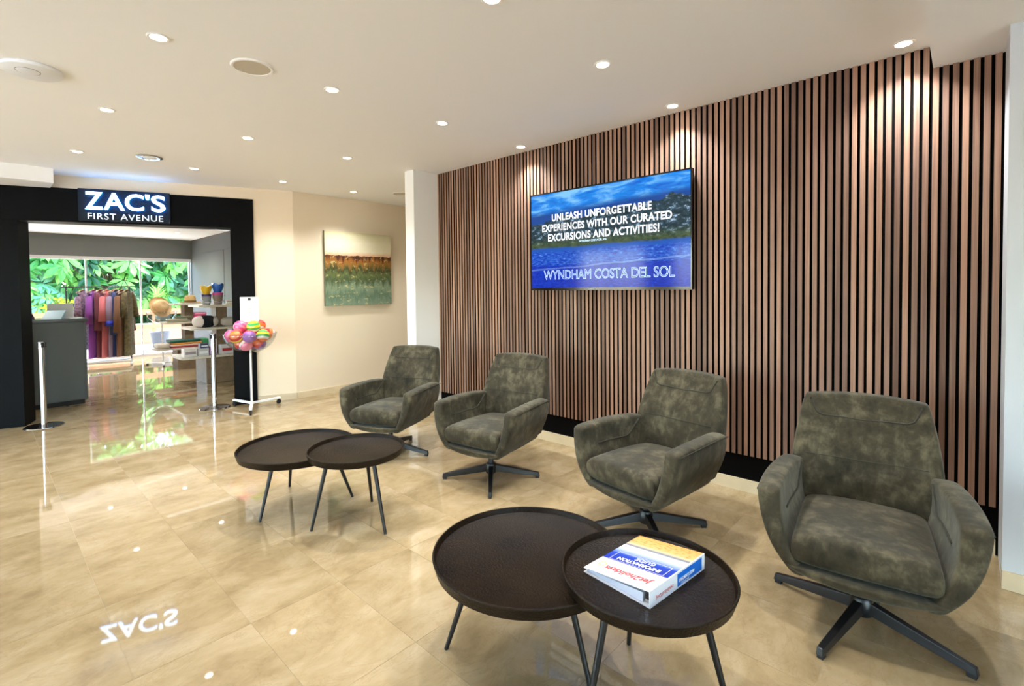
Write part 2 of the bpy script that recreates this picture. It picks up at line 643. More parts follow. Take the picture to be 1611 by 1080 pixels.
window_wall('wall_left', -4.0, -4.6, 9.4, [(.8, 2.7, 2.4), (3.4, 5.0, 2.4), (5.7, 7.6, 2.4)], 'x', 2)
window_wall('wall_near', -4.4, -4.2, 6.7, [(-3.4, -1.6, 2.4), (-1.0, .9, 2.4)], 'y', 6)

# black shop portal
portal = struct(MB(SHOP).box(-3.0, -.37, -.02, .26, 2.195, 2.562).build('door_1', M_portal, bevel=.004))
MB(SHOP).box(-.628, -.37, -.02, .26, 0, 2.195).build('jamb', M_portal, portal)
MB(SHOP).box(-3.0, -2.597, -.02, .26, 0, 2.195).build('jamb', M_portal, portal)

# shop interior shell
struct(MB().box(3.45, 3.6, 6.6, 13.35, 0, 2.6).build('wall_shop_right', M_grey_wall))
for k, (ya, yb) in enumerate(((7.2, 9.0), (9.02, 10.86), (10.88, 12.3))):
    struct(MB().box(3.41, 3.45, ya, yb, .1, 2.25).build('trim_%d' % (k + 1), M_grey_wall, bevel=.006))
struct(MB().box(-.75, -.6, 7.8, 13.35, 0, 2.6).build('wall_shop_left', M_grey_wall))
struct(MB().box(-.6, 3.45, 13.2, 13.35, 2.165, 2.60).build('wall_shop_far', M_bulk))

# ------------------------------------------------------------------ shop glazing
gw = MB()
gw.box(-.6, 3.45, 13.2, 13.26, 2.10, 2.165)
gw.box(-.6, 3.45, 13.2, 13.26, 0, .05)
win = struct(gw.build('window_1', M_white_metal))
mull = [-.6, .61, 1.552, 2.474, 3.405]
for x in mull:
    MB().box(x - .012, x + .012, 13.2, 13.26, .05, 2.10).build('mullion', M_white_metal, win)
for a, b in zip(mull[:-1], mull[1:]):
    MB().box(a + .012, b - .012, 13.226, 13.234, .05, 2.10).build('pane', M_glass, win)
# ------------------------------------------------------------------ swivel armchairs
def interp(tab, x):
    for (a, va), (b, vb) in zip(tab[:-1], tab[1:]):
        if x <= b:
            k = (x - a) / (b - a) if b > a else 0
            return va + (vb - va) * max(0, min(1, k))
    return tab[-1][1]

BW = [(.25, .245), (.42, .285), (.565, .296), (.70, .275), (.80, .258), (.845, .247), (.87, .236)]
BF = [(.25, -.20), (.42, -.205), (.565, -.228), (.70, -.285), (.80, -.330), (.845, -.352), (.87, -.366)]
BR = [(.25, -.275), (.42, -.315), (.565, -.348), (.70, -.392), (.80, -.420), (.845, -.430), (.87, -.428)]
def back_front(u, z):
    return (u * interp(BW, z), interp(BF, z) + .045 * u * u, z + .016 * (1 - u * u) * max(0, (z - .7) / .17))
def make_chair(label, loc, theta, base_ang):
    ch = thing('swivel_armchair', label, 'armchair', loc, theta - PI / 2, 'green velvet swivel armchairs')
    us = [-1, -.93, -.6, -.25, .25, .6, .93, 1]
    zs = [.30, .318, .40, .52, .64, .76, .83, .858, .868]
    A, B = [], []
    for u in us:
        ra, rb = [], []
        for z in zs:
            x, y, zz = back_front(u, z)
            e = .02 if abs(u) == 1 else 0
            ra.append((x, y - e, zz))
            rb.append((x, interp(BR, z) + .03 * u * u + e, zz))
        A.append(ra)
        B.append(rb)
    back = MB().slab(B, A).build('backrest', M_velvet, ch, True, 2)
    def seam(pts, parent, r=.004):
        q = []
        for (u0, z0), (u1, z1) in zip(pts[:-1], pts[1:]):
            for k in range(5):
                t = k / 5
                q.append((u0 + (u1 - u0) * t, z0 + (z1 - z0) * t))
        q.append(pts[-1])
        MB().tube([Vector(back_front(u, z)) + Vector((0, .001, 0)) for u, z in q], r, 6).build('seam', M_seam, parent, True)
    seam([(-.88, .85), (-.72, .785), (-.62, .772), (0, .762), (.62, .772), (.72, .785), (.88, .85)], back)
    seam([(-.8, .60), (0, .592), (.8, .60)], back, .0017)
    # arms
    def arm_pt(t, k, inner=False):
        z0 = .262 - .016 * t
        z1 = .568 + .026 * math.sin(PI * min(1, .12 + t * .75)) - (.02 if t < .03 else .012 if t > .99 else 0)
        z = z0 + (z1 - z0) * k
        yr = -.215 - .055 * k + .05 * max(0, k - .85) / .15 * (t < .03)
        yf = .352 - .042 * k - .035 * (1 - k) ** 5
        y = yr + (yf - yr) * t
        wo = (.252 + .016 * t) * (1 - k) + (.318 + .047 * math.sin(PI / 2 * min(1, t * 1.35))) * k + .022 * math.sin(PI * k) - .035 * (1 - k) ** 6
        th = .06 + .032 * k
        if t > .99:
            wo -= .010
            th -= .020
        if k > .99:
            wo -= .008
            th -= .016
        return (wo - th if inner else wo), y, z
    ts = [0, .05, .3, .6, .86, .96, 1]
    ks = [0, .05, .3, .6, .84, .95, 1]
    for s in (1, -1):
        A = [[(lambda p: (s * p[0], p[1], p[2]))(arm_pt(t, k)) for k in ks] for t in ts]
        B = [[(lambda p: (s * p[0], p[1], p[2]))(arm_pt(t, k, True)) for k in ks] for t in ts]
        arm = (MB().slab(A, B) if s < 0 else MB().slab(B, A)).build('armrest', M_velvet, ch, True, 2)
        q = []
        for i in range(15):
            w_, y, z = arm_pt(.03 + .92 * i / 14, .93)
            q.append((s * (w_ - .002), y, z))
        MB().tube(q, .0034, 6).build('welt', M_seam, arm, True)
        q = []
        for i in range(15):
            t = .16 + .60 * i / 14
            k = .62 + (.30 * ((4 - i) / 4) ** 1.8 if i < 4 else 0) + .02 * (i / 14)
            w_, y, z = arm_pt(t, k, True)
            q.append((s * (w_ - .0035), y, z))
        MB().tube(q, .0042, 6).build('seam', M_seam, arm, True)
    # tub under the cushion
    A, B = [], []
    for u in (-1, -.95, -.5, 0, .5, .95, 1):
        ra, rb = [], []
        for v in (0, .04, .3, .6, .9, .97, 1):
            y = -.23 + .588 * v - .025 * u ** 4 * v
            wd = .235 + .016 * v
            ra.append((u * wd, y, .288))
            rb.append((u * wd * .93, y - .02 * (v > .95), .226 + .024 * u * u + .012 * (2 * v - 1) ** 2))
        A.append(ra)
        B.append(rb)
    MB().slab(B, A).build('seat_shell', M_velvet, ch, True, 2)
    # cushion
    A, B = [], []
    for u in (-1, -.94, -.6, 0, .6, .94, 1):
        ra, rb = [], []
        for v in (0, .05, .3, .6, .86, .97, 1):
            y = -.215 + .562 * v - .018 * u ** 4 * v * v
            wd = .232 + .004 * v
            crown = .018 * (1 - u * u) + .012 * math.sin(PI * v)
            zt = .405 + .012 * v + crown - (.03 if v == 1 or abs(u) == 1 else 0)
            zb = .297 + (.02 if v == 1 or abs(u) == 1 else 0)
            ra.append((u * wd, y, zt))
            rb.append((u * wd, y - (.012 if v >= .97 else 0), zb))
        A.append(ra)
        B.append(rb)
    MB().slab(A, B).build('seat_cushion', M_velvet, ch, True, 2)
    # swivel base
    cy = .075
    MB().cyl((0, cy, .095), (0, cy, .245), .021, n=20).build('column', M_black_metal, ch, auto=True)
    MB().box(-.11, .11, cy - .11, cy + .11, .226, .238).build('mount_plate', M_black_metal, ch)
    MB().lathe([(0, .045), (.036, .045), (.040, .052), (.040, .108), (.034, .118), (0, .118)], 24, (0, cy, 0)).build('hub', M_black_metal, ch, auto=True)
    for k in range(4):
        a = base_ang - (theta - PI / 2) + k * PI / 2
        R = Matrix.Translation((0, cy, 0)) @ Matrix.Rotation(a, 4, 'Z')
        leg = MB(R).hexa([(.03, -.019, .058), (.363, -.013, .012), (.363, .013, .012), (.03, .019, .058),
                          (.03, -.017, .108), (.358, -.011, .042), (.358, .011, .042), (.03, .017, .108)]).build('leg', M_black_metal, ch, bevel=.003)
        MB(R).box(.330, .358, -.010, .010, 0, .0165).build('foot_pad', M_rubber, leg)
    return ch

make_chair('green velvet swivel armchair farthest away, standing nearest the white column', (2.505, 3.678, 0), 3.52, math.radians(24.6))
make_chair('green velvet swivel armchair second from the column, its star base in full view', (2.663, 2.586, 0), 3.284, math.radians(43.4))
make_chair('green velvet swivel armchair below the television, behind the table with the binder', (2.71, 1.341, 0), 2.975, math.radians(46))
make_chair('green velvet swivel armchair nearest the camera, in front of the white pillar', (2.57, .316, 0), 3.264, math.radians(76))

# ------------------------------------------------------------------ tray tables
def make_table(label, c, r, h, feet, rim=.047):
    tb = thing('tray_table', label, 'coffee table', (c[0], c[1], 0), 0, 'round tray tables')
    prof = [(0, h - rim), (r - .02, h - rim), (r - .012, h - rim + .004), (r, h - .003), (r - .002, h), (r - .007, h), (r - .009, h - .003), (r - .014, h - .022), (r - .02, h - .026), (0, h - .026)]
    MB().lathe(prof, 96).build('tray_top', M_tray, tb, auto=True)
    for fx, fy in feet:
        f = Vector((fx - c[0], fy - c[1], 0))
        t_ = f * .62
        t_.z = h - rim + .001
        if f.length > r + .04:
            f *= (r + .04) / f.length
        leg = MB().cyl(f, t_, .0085, .0135, 16).build('leg', M_leg_metal, tb, auto=True)
    return tb
def ring(c, r, angs):
    return [(c[0] + r * math.cos(math.radians(a)), c[1] + r * math.sin(math.radians(a))) for a in angs]
make_table('larger dark round tray table in front, tucked under the table with the binder', (1.431, 1.228), .367, .413, [(1.228, 1.483), (1.435, .945)] + ring((1.431, 1.228), .3, [22]))
make_table('smaller dark round tray table in front, carrying the white binder', (1.534, .786), .2888, .458, ring((1.534, .786), .27, [162, -72, 42]), .044)
make_table('larger dark round tray table farther back, partly under its smaller neighbour', (1.411, 3.181), .367, .413, [(1.15, 3.152), (1.511, 3.56), (1.725, 3.058)])
make_table('smaller dark round tray table farther back, empty, beside the far armchairs', (1.5655, 2.717), .2888, .458, ring((1.5655, 2.717), .27, [161, -86, 40]), .044)

# ------------------------------------------------------------------ ring binder
def binder_cover_material():
    m, nt, b = new_mat('binder_cover_print')
    tc = nt.nodes.new('ShaderNodeTexCoord')
    sp = nt.nodes.new('ShaderNodeSeparateXYZ')
    nt.links.new(tc.outputs['Object'], sp.inputs[0])
    y = math_node(nt, 'DIVIDE', sp.outputs['Y'], .33)          # 0 = beach end, 1 = top of the page
    r = ramp(nt, [(0, (214, 156, 84)), (.20, (218, 172, 108)), (.235, (214, 186, 150)), (.27, (120, 124, 132)), (.292, (132, 136, 150)), (.30, (204, 206, 212)), (.38, (190, 200, 222)),
                  (.50, (84, 112, 190)), (.52, (36, 66, 168)), (.63, (30, 52, 152)), (.685, (34, 52, 150)), (.69, (216, 217, 220)), (1, (218, 219, 221))])
    nt.links.new(y, r.inputs['Fac'])
    n = noise_node(nt, mapping(nt, tc.outputs['Object'], (60, 120, 1)), 1, 4)
    rn = ramp(nt, [(.36, (.45, .33, .18)), (.5, (1, 1, 1))])
    nt.links.new(n, rn.inputs['Fac'])
    beach = math_node(nt, 'LESS_THAN', y, .21)
    c = mix_col(nt, math_node(nt, 'MULTIPLY', beach, .55), r.outputs['Color'], mix_col(nt, 1., r.outputs['Color'], rn.outputs['Color'], 'MULTIPLY'))
    nt.links.new(c, b.inputs['Base Color'])
    b.inputs['Roughness'].default_value = .25
    return m
M_bcover = binder_cover_material()
M_bwhite = mat('binder_white', (218, 219, 222), .3)
M_bblue = mat('binder_blue', (20, 100, 190), .3)
M_bred = mat('binder_red', (196, 40, 34), .4)
M_byel = mat('binder_yellow', (240, 190, 90), .4)
M_bpages = mat('binder_pages', (206, 208, 220), .6)
BZ = .4325
bd = thing('ring_binder', 'white and blue information guide binder lying on the small tray table', 'binder', (1.711, .660, BZ), math.radians(83.1))
BWD, BL, BT, BE = .262, .33, .054, .017         # width, length, spine thickness, open edge thickness
MB().box(0, BWD, 0, BL, 0, .003).build('back_cover', M_bwhite, bd)
MB().box(-.002, .0015, 0, BL, 0, BT).build('spine', M_bwhite, bd)
cov = MB().hexa([(0, 0, BT - .003), (BWD, 0, BE - .003), (BWD, BL, BE - .003), (0, BL, BT - .003), (0, 0, BT), (BWD, 0, BE), (BWD, BL, BE), (0, BL, BT)]).build('front_cover', M_bcover, bd)
MB().hexa([(.03, .008, .004), (BWD - .012, .008, .004), (BWD - .012, BL - .008, .004), (.03, BL - .008, .004),
           (.03, .008, .034), (BWD - .012, .008, .011), (BWD - .012, BL - .008, .011), (.03, BL - .008, .034)]).build('pages', M_bpages, bd)
MB().box(.006, .03, .02, BL - .02, .004, .010).cyl((.018, .03, .01), (.018, BL - .015, .01), .012, n=12).build('ring_mechanism', M_chrome, bd)
MB().box(-.0024, -.002, .02, .175, .006, BT - .006).build('spine_label', M_bblue, bd)
# writing on the cover: x = reading direction, y = up the page, on the sloping cover
SL = math.atan2(BE - BT, BWD)
def on_cover(x, y):
    return T(x, y, BT + (BE - BT) * x / BWD + .0004) @ Matrix.Rotation(-SL, 4, 'Y') @ Matrix.Rotation(-PI / 2, 4, 'X')
text_obj('lettering', 'INFORMATION', M_bwhite, cov, .17, .03, .0002, .0012, mtx=on_cover(.128, .193), height=.021)
text_obj('lettering', 'GUIDE', M_bwhite, cov, .078, .03, .0002, .0003, mtx=on_cover(.118, .166), height=.02)
text_obj('lettering', 'Jet2holidays', M_bred, cov, .185, .04, .0002, .0008, mtx=on_cover(.115, .262), height=.036, shear=.15)
fr = MB(T(0, 0, 0))
def cov_pt(x, y, dz=.0006):
    return Vector((x, y, BT + (BE - BT) * x / BWD + dz))
for (x0, y0, x1, y1) in ((.022, .160, .236, .1615), (.022, .2215, .236, .223), (.022, .160, .0235, .223), (.2345, .160, .236, .223)):
    fr.add([cov_pt(x0, y0), cov_pt(x1, y0), cov_pt(x1, y1), cov_pt(x0, y1)], [(0, 1, 2, 3)])
fr.build('printed_frame', M_bwhite, cov)
sb_ = MB()
for k in range(8):
    a = k * PI / 4
    c0 = (.226 + .013 * math.cos(a), .272 + .013 * math.sin(a))
    sb_.add([cov_pt(c0[0] + .005 * math.cos(b), c0[1] + .005 * math.sin(b)) for b in (a, a + 1.57, a + 3.14, a + 4.71)], [(0, 1, 2, 3)])
sb_.build('sun_emblem', M_byel, cov)
SPN = T(-.0028, 0, 0) @ Matrix.Rotation(-PI / 2, 4, 'Z')
text_obj('lettering', 'INFORMATION', M_bwhite, bd, .095, .02, .0002, .0006, mtx=T(-.0026, .118, .030) @ Matrix.Rotation(PI / 2, 4, 'Z') @ Matrix.Rotation(PI, 4, 'Y'), height=.012)
text_obj('lettering', 'GUIDE', M_bwhite, bd, .05, .02, .0002, 0, mtx=T(-.0026, .128, .014) @ Matrix.Rotation(PI / 2, 4, 'Z') @ Matrix.Rotation(PI, 4, 'Y'), height=.009)
text_obj('lettering', 'Jet2holidays', M_bred, bd, .10, .02, .0002, 0, mtx=T(-.0026, .250, .03) @ Matrix.Rotation(PI / 2, 4, 'Z') @ Matrix.Rotation(PI, 4, 'Y'), height=.016)

# ------------------------------------------------------------------ television
def screen_material():
    m, nt, b = new_mat('screen_picture')
    tc = nt.nodes.new('ShaderNodeTexCoord')
    sp = nt.nodes.new('ShaderNodeSeparateXYZ')
    nt.links.new(tc.outputs['Object'], sp.inputs[0])
    x = math_node(nt, 'DIVIDE', sp.outputs['X'], 1.47)
    z = math_node(nt, 'DIVIDE', sp.outputs['Z'], .83)
    ob = tc.outputs['Object']
    # sky
    cl = noise_node(nt, mapping(nt, ob, (1.6, 1, 7)), 2.2, 5, .6, .4)
    sky_c = ramp(nt, [(.36, (6, 96, 206)), (.5, (26, 136, 232)), (.64, (130, 198, 246))])
    nt.links.new(cl, sky_c.inputs['Fac'])
    # land with little white houses
    ln = noise_node(nt, mapping(nt, ob, (9, 1, 16)), 2., 5, .7)
    land = ramp(nt, [(.3, (14, 28, 34)), (.46, (30, 52, 60)), (.56, (52, 78, 92)), (.62, (150, 178, 204)), (.70, (200, 214, 228))])
    nt.links.new(ln, land.inputs['Fac'])
    grass = ramp(nt, [(.35, (34, 58, 44)), (.65, (84, 100, 62))])
    nt.links.new(ln, grass.inputs['Fac'])
    # sea
    sn = noise_node(nt, mapping(nt, ob, (14, 1, 46)), 1.6, 5, .7)
    sea = ramp(nt, [(.3, (0, 22, 126)), (.55, (3, 52, 190)), (.75, (14, 86, 224))])
    nt.links.new(sn, sea.inputs['Fac'])
    foam = ramp(nt, [(.42, (4, 50, 172)), (.58, (40, 106, 214)), (.72, (150, 196, 244))])
    nt.links.new(sn, foam.inputs['Fac'])
    wob = math_node(nt, 'MULTIPLY', math_node(nt, 'SUBTRACT', noise_node(nt, mapping(nt, ob, (1, 0, 0)), 4.2, 4), .5), .30)
    hill_top = math_node(nt, 'ADD', math_node(nt, 'ADD', .70, math_node(nt, 'MULTIPLY', x, .11)), wob)
    wob2 = math_node(nt, 'MULTIPLY', math_node(nt, 'SUBTRACT', noise_node(nt, mapping(nt, ob, (1, 0, 0)), 3., 3), .5), .05)
    zz = math_node(nt, 'ADD', z, wob2)
    def ge(a, bb, soft=.012):
        n = nt.nodes.new('ShaderNodeMapRange')
        n.inputs['From Min'].default_value = -soft
        n.inputs['From Max'].default_value = soft
        nt.links.new(math_node(nt, 'SUBTRACT', a, bb), n.inputs['Value'])
        return n.outputs[0]
    c = mix_col(nt, ge(zz, .24, .015), sea.outputs['Color'], foam.outputs['Color'])
    c = mix_col(nt, ge(zz, .385, .012), c, lin((24, 84, 182)))
    c = mix_col(nt, ge(zz, .425, .012), c, grass.outputs['Color'])
    c = mix_col(nt, ge(zz, .50, .04), c, land.outputs['Color'])
    far = mix_col(nt, ge(z, math_node(nt, 'ADD', .80, math_node(nt, 'MULTIPLY', x, .06)), .03), lin((16, 70, 150)), sky_c.outputs['Color'])
    c = mix_col(nt, ge(z, hill_top, .006), c, far)
    wave = math_node(nt, 'ABSOLUTE', math_node(nt, 'SUBTRACT', zz, math_node(nt, 'ADD', .19, math_node(nt, 'MULTIPLY', x, .08))))
    c = mix_col(nt, math_node(nt, 'MULTIPLY', math_node(nt, 'LESS_THAN', wave, .008), .3), c, lin((150, 190, 236)))
    b.inputs['Base Color'].default_value = (.004, .004, .005, 1)
    b.inputs['Roughness'].default_value = .1
    b.inputs['Specular IOR Level'].default_value = .18
    nt.links.new(c, b.inputs['Emission Color'])
    b.inputs['Emission Strength'].default_value = .8
    return m
M_screen = screen_material()
M_scr_white = mat('screen_white', (10, 10, 10), .2, emit=(250, 252, 255), emit_s=1.0)
M_scr_line = mat('screen_line', (10, 10, 10), .2, emit=(200, 230, 255), emit_s=1.6)
TVW, TVH = 1.505, .872
tv = thing('television', 'wide flat television with a blue seaside picture on the slatted wall', 'television', (D - .055, 2.945, 1.392), -PI / 2)
# local x runs to the right as seen from the room, y into the wall
MB().box(0, TVW, .004, .04, 0, TVH).build('housing', M_dark_glossy, tv, bevel=.003)
MB().box(.3, TVW - .3, .04, .0545, .2, TVH - .2).build('wall_mount', M_black_metal, tv)
scr = MB().box(0, TVW - .02, 0, .004, 0, TVH - .034).build('screen', M_screen, tv)
scr.location = (.010, 0, .023)
bz = MB()
for a in ((0, .010, 0, TVH), (TVW - .010, TVW, 0, TVH), (.010, TVW - .010, TVH - .010, TVH), (.010, TVW - .010, 0, .022)):
    bz.box(a[0], a[1], -.003, .004, a[2], a[3])
bz.build('bezel', M_dark_glossy, tv)
MB().box(TVW * .42, TVW * .46, -.005, -.003, .006, .014).build('badge', M_print_l, tv)
cx_ = TVW / 2
text_obj('lettering', 'UNLEASH UNFORGETTABLE', M_scr_white, scr, .95, .08, .0001, .0024, mtx=T(.712, -.0006, .588), height=.064, space=1.07)
text_obj('lettering', 'EXPERIENCES WITH OUR CURATED', M_scr_white, scr, 1.22, .08, .0001, .0024, mtx=T(.737, -.0006, .500), height=.064, space=1.07)
text_obj('lettering', 'EXCURSIONS AND ACTIVITIES!', M_scr_white, scr, 1.055, .08, .0001, .0024, mtx=T(.72, -.0006, .412), height=.066, space=1.07)
text_obj('lettering', 'WYNDHAM COSTA DEL SOL', M_scr_line, scr, .27, .03, .0001, 0, mtx=T(.66, -.0006, .385), height=.016)
text_obj('lettering', 'WYNDHAM COSTA DEL SOL', M_scr_line, scr, 1.225, .1, 0, 0, outline=.0013, mtx=T(.755, -.0014, .072), height=.082)

# ------------------------------------------------------------------ painting
def painting_material():
    m, nt, b = new_mat('abstract_painting')
    tc = nt.nodes.new('ShaderNodeTexCoord')
    sp = nt.nodes.new('ShaderNodeSeparateXYZ')
    nt.links.new(tc.outputs['Object'], sp.inputs[0])
    ob = tc.outputs['Object']
    streak = noise_node(nt, mapping(nt, ob, (15, 1, 2.0)), 1.2, 6, .7, .3)
    daub = noise_node(nt, mapping(nt, ob, (9, 1, 14)), 1.5, 5, .7, .5)
    z = math_node(nt, 'ADD', math_node(nt, 'DIVIDE', sp.outputs['Z'], 1.03), math_node(nt, 'MULTIPLY', math_node(nt, 'SUBTRACT', streak, .5), .42))
    low = ramp(nt, [(0, (120, 140, 118)), (.14, (92, 116, 92)), (.24, (128, 146, 118)), (.34, (66, 84, 50)), (.42, (98, 108, 62)), (.48, (50, 58, 28)), (.54, (128, 100, 44)), (.60, (156, 98, 34)), (.645, (84, 42, 18)), (.70, (56, 22, 14))])
    nt.links.new(z, low.inputs['Fac'])
    dr = ramp(nt, [(.57, (0, 0, 0)), (.64, (1, 1, 1))])
    nt.links.new(daub, dr.inputs['Fac'])
    lowc = mix_col(nt, math_node(nt, 'MULTIPLY', dr.outputs['Color'], .75), low.outputs['Color'], lin((206, 188, 130)))
    z2 = math_node(nt, 'ADD', math_node(nt, 'DIVIDE', sp.outputs['Z'], 1.03), math_node(nt, 'MULTIPLY', math_node(nt, 'SUBTRACT', daub, .5), .05))
    hi = ramp(nt, [(.66, (206, 150, 116)), (.70, (220, 186, 150)), (.735, (226, 216, 184)), (.85, (230, 222, 192)), (.95, (222, 214, 176)), (1, (206, 198, 150))])
    nt.links.new(z2, hi.inputs['Fac'])
    sel = math_node(nt, 'GREATER_THAN', z2, .675)
    nt.links.new(mix_col(nt, sel, lowc, hi.outputs['Color']), b.inputs['Base Color'])
    b.inputs['Roughness'].default_value = .55
    bp = nt.nodes.new('ShaderNodeBump')
    bp.inputs['Strength'].default_value = .3
    bp.inputs['Distance'].default_value = .01
    nt.links.new(daub, bp.inputs['Height'])
    nt.links.new(bp.outputs['Normal'], b.inputs['Normal'])
    return m
M_painting = painting_material()
M_canvas_edge = mat('canvas_edge', (86, 88, 66), .8)
pa = thing('canvas_painting', 'square abstract landscape canvas in green, ochre and cream on the beige wall', 'painting', (3.237, YP - .042, 1.197))
MB().box(0, 1.05, .002, .042, 0, 1.025).build('canvas_edge', M_canvas_edge, pa)
MB().box(0, 1.05, -.001, .002, 0, 1.025).build('canvas_face', M_painting, pa)

# ------------------------------------------------------------------ ceiling fittings
lamp_row = {0: 'row along the slatted wall', 1: 'second row out from the slatted wall', 2: 'third row out from the slatted wall', 3: 'row farthest from the slatted wall'}
lamp_col = {0: 'nearest the shop side', 1: 'second from the shop side', 2: 'third from the shop side', 3: 'fourth from the shop side', 4: 'fifth from the shop side, beside the beam'}
def downlight(x, y, label, group, power=SPOT_W, z=ZC, size=112, color=(.95, .975, 1.)):
    t = thing('downlight', label, 'downlight', (x, y, z), 0, group)
    MB().lathe([(.034, -.0005), (.050, -.0005), (.052, -.003), (.046, -.007), (.037, -.006), (.034, -.002)], 32, closed=True).build('trim_ring', M_trim_white, t, auto=True)
    MB().lathe([(0, -.003), (.035, -.003), (.035, -.0006), (0, -.0006)], 24).build('lens', M_lens, t, auto=True)
    ld = bpy.data.lights.new('lamp', 'SPOT')
    ld.energy = power
    ld.color = color
    ld.spot_size = math.radians(size)
    ld.spot_blend = 1.0
    ld.shadow_soft_size = .03
    lo = bpy.data.objects.new('lamp', ld)
    COL.objects.link(lo)
    lo.parent = t
    lo.location = (0, 0, -.012)
    return t
XS, YS = [3.42, 2.50, 1.59, .66], [5.88, 4.40, 2.97, 1.54, .26]
for a, x in enumerate(XS):
    for b_, y in enumerate(YS):
        if b_ == 4 and a:
            continue
        downlight(x, y, 'recessed round downlight, %s, %s' % (lamp_row[a], lamp_col[b_]), 'recessed ceiling downlights')
for x, y in ((1.59, .26), (-1.2, 4.4), (-1.2, 5.88), (2.5, -3.0), (-2.8, 5.88), (4.9, 5.4)):
    downlight(x, y, 'recessed round downlight in the part of the ceiling outside the picture', 'downlights outside the picture')

def speaker(label, x, y):
    t = thing('ceiling_speaker', label, 'speaker', (x, y, ZC), 0, 'round ceiling speakers')
    MB().lathe([(.094, 0), (.112, 0), (.113, -.004), (.107, -.009), (.096, -.008)], 40, closed=True).build('rim', M_trim_white, t, auto=True)
    MB().lathe([(0, -.006), (.05, -.0062), (.096, -.005), (.096, -.0005), (0, -.0005)], 40).build('grille', M_grille, t, auto=True)
speaker('round beige ceiling speaker grille above the middle of the lobby', 1.115, 2.992)
speaker('round ceiling speaker half hidden behind the top of the column', 3.93, 5.559)
ap = thing('wireless_access_point', 'white disc-shaped device with a small dome on the ceiling at far left', 'device', (.253, 3.90, ZC))
MB().lathe([(0, 0), (.135, 0), (.14, -.006), (.136, -.018), (.12, -.026), (0, -.028)], 48).build('body', M_plastic, ap, auto=True)
MB().lathe([(0, -.034), (.04, -.034), (.05, -.030), (.052, -.026), (0, -.026)], 32, (-.02, -.03, 0)).build('cap', M_plastic, ap, auto=True)
MB().lathe([(.052, -.0262), (.055, -.0262), (.055, -.0285), (.052, -.0285)], 32, (-.02, -.03, 0), closed=True).build('ring_line', M_print_l, ap)
dv = thing('smoke_detector', 'round chrome-ringed detector on the ceiling before the shop front', 'smoke detector', (1.16, 5.671, ZC))
MB().lathe([(.055, 0), (.105, 0), (.107, -.006), (.09, -.013), (.058, -.008)], 40, closed=True).build('ring', M_chrome, dv, auto=True)
MB().lathe([(0, -.02), (.03, -.019), (.05, -.010), (.056, 0), (0, 0)], 32).build('dome', M_plastic, dv, auto=True)

# ------------------------------------------------------------------ shop sign
M_sign = mat('sign_panel', (8, 24, 38), .45, spec=.2)
M_halo = mat('letter_halo', (200, 230, 255), .4, emit=(40, 160, 255), emit_s=16.)
M_letter = mat('lit_letter', (255, 255, 255), .4, emit=(214, 240, 255), emit_s=5.)
M_letter_face = mat('white_letter', (236, 240, 244), .4, emit=(230, 240, 250), emit_s=.5)
sg = thing('shop_sign', "black sign box with glowing ZAC'S letters over the shop entrance", 'sign')
sg.matrix_world = SHOP
MB().box(-2.08, -1.236, -.052, -.0205, 2.212, 2.567).build('panel', M_sign, sg, bevel=.003)
probe = [('Z', -1.935), ('A', -1.755), ('C', -1.57), ("'", -1.447), ('S', -1.345)]
for chh, cxx in probe:
    wd = {'Z': .155, 'A': .19, 'C': .175, "'": .04, 'S': .135}[chh]
    hh = .19 if chh != "'" else .06
    zb = 2.338 if chh != "'" else 2.472
    text_obj('letter', chh, M_letter, sg, wd, .25, .006, .004, mtx=T(cxx, -.078, zb), height=hh, side_mat=M_halo)
text_obj('lettering', 'FIRST AVENUE', M_letter_face, sg, .69, .08, .003, 0., mtx=T(-1.652, -.056, 2.232), height=.068, space=1.12)
# ------------------------------------------------------------------ queue posts
def stanchion(label, x, y, ang):
    t = thing('queue_post', label, 'barrier post', (x, y, 0), ang, 'chrome queue posts')
    MB().lathe([(0, 0), (.165, 0), (.168, .006), (.16, .014), (.06, .022), (.033, .028), (0, .028)], 48).build('base', M_chrome, t, auto=True)
    MB().cyl((0, 0, .026), (0, 0, .84), .026, n=28).build('post', M_chrome, t, auto=True)
    hd = MB().lathe([(0, .84), (.031, .84), (.031, .90), (.029, .905), (0, .905)], 28).build('belt_head', M_chrome, t, auto=True)
    for k in range(4):
        R = Matrix.Rotation(k * PI / 2, 4, 'Z')
        MB(R).box(.028, .037, -.014, .014, .845, .897).build('belt_slot', M_rubber, hd)
stanchion('chrome queue post at the left side of the shop entrance, before the counter', .455, 7.14, .3)
stanchion('chrome queue post at the right side of the shop entrance, beside the ball stand', 1.945, 6.655, .5)

# ------------------------------------------------------------------ ball stand
st = thing('bowl_stand', 'white rolling stand with a clear bowl of balls beside the shop portal', 'display stand', (2.225, 6.245, 0))
MB().cyl((0, 0, .06), (0, 0, 1.06), .0125, n=16).build('post', M_white_metal, st, auto=True)
for k, a in enumerate((-112, 8, 104)):
    R = Matrix.Rotation(math.radians(a), 4, 'Z')
    lg = MB(R).box(.0, .36, -.016, .016, .062, .084).build('leg', M_white_metal, st, bevel=.002)
    MB(R).cyl((.34, -.011, .026), (.34, .011, .026), .026, n=20).build('caster', M_rubber, lg, auto=True)
    MB(R).box(.333, .347, -.014, .014, .03, .062).build('caster_fork', M_rubber, lg)
bp_ = []
for i in range(13):
    a = (PI / 2) * i / 12 * .93
    bp_.append((.292 * math.sin(a) / math.sin(PI / 2 * .93), .675 + .235 * (1 - math.cos(a)) / (1 - math.cos(PI / 2 * .93))))
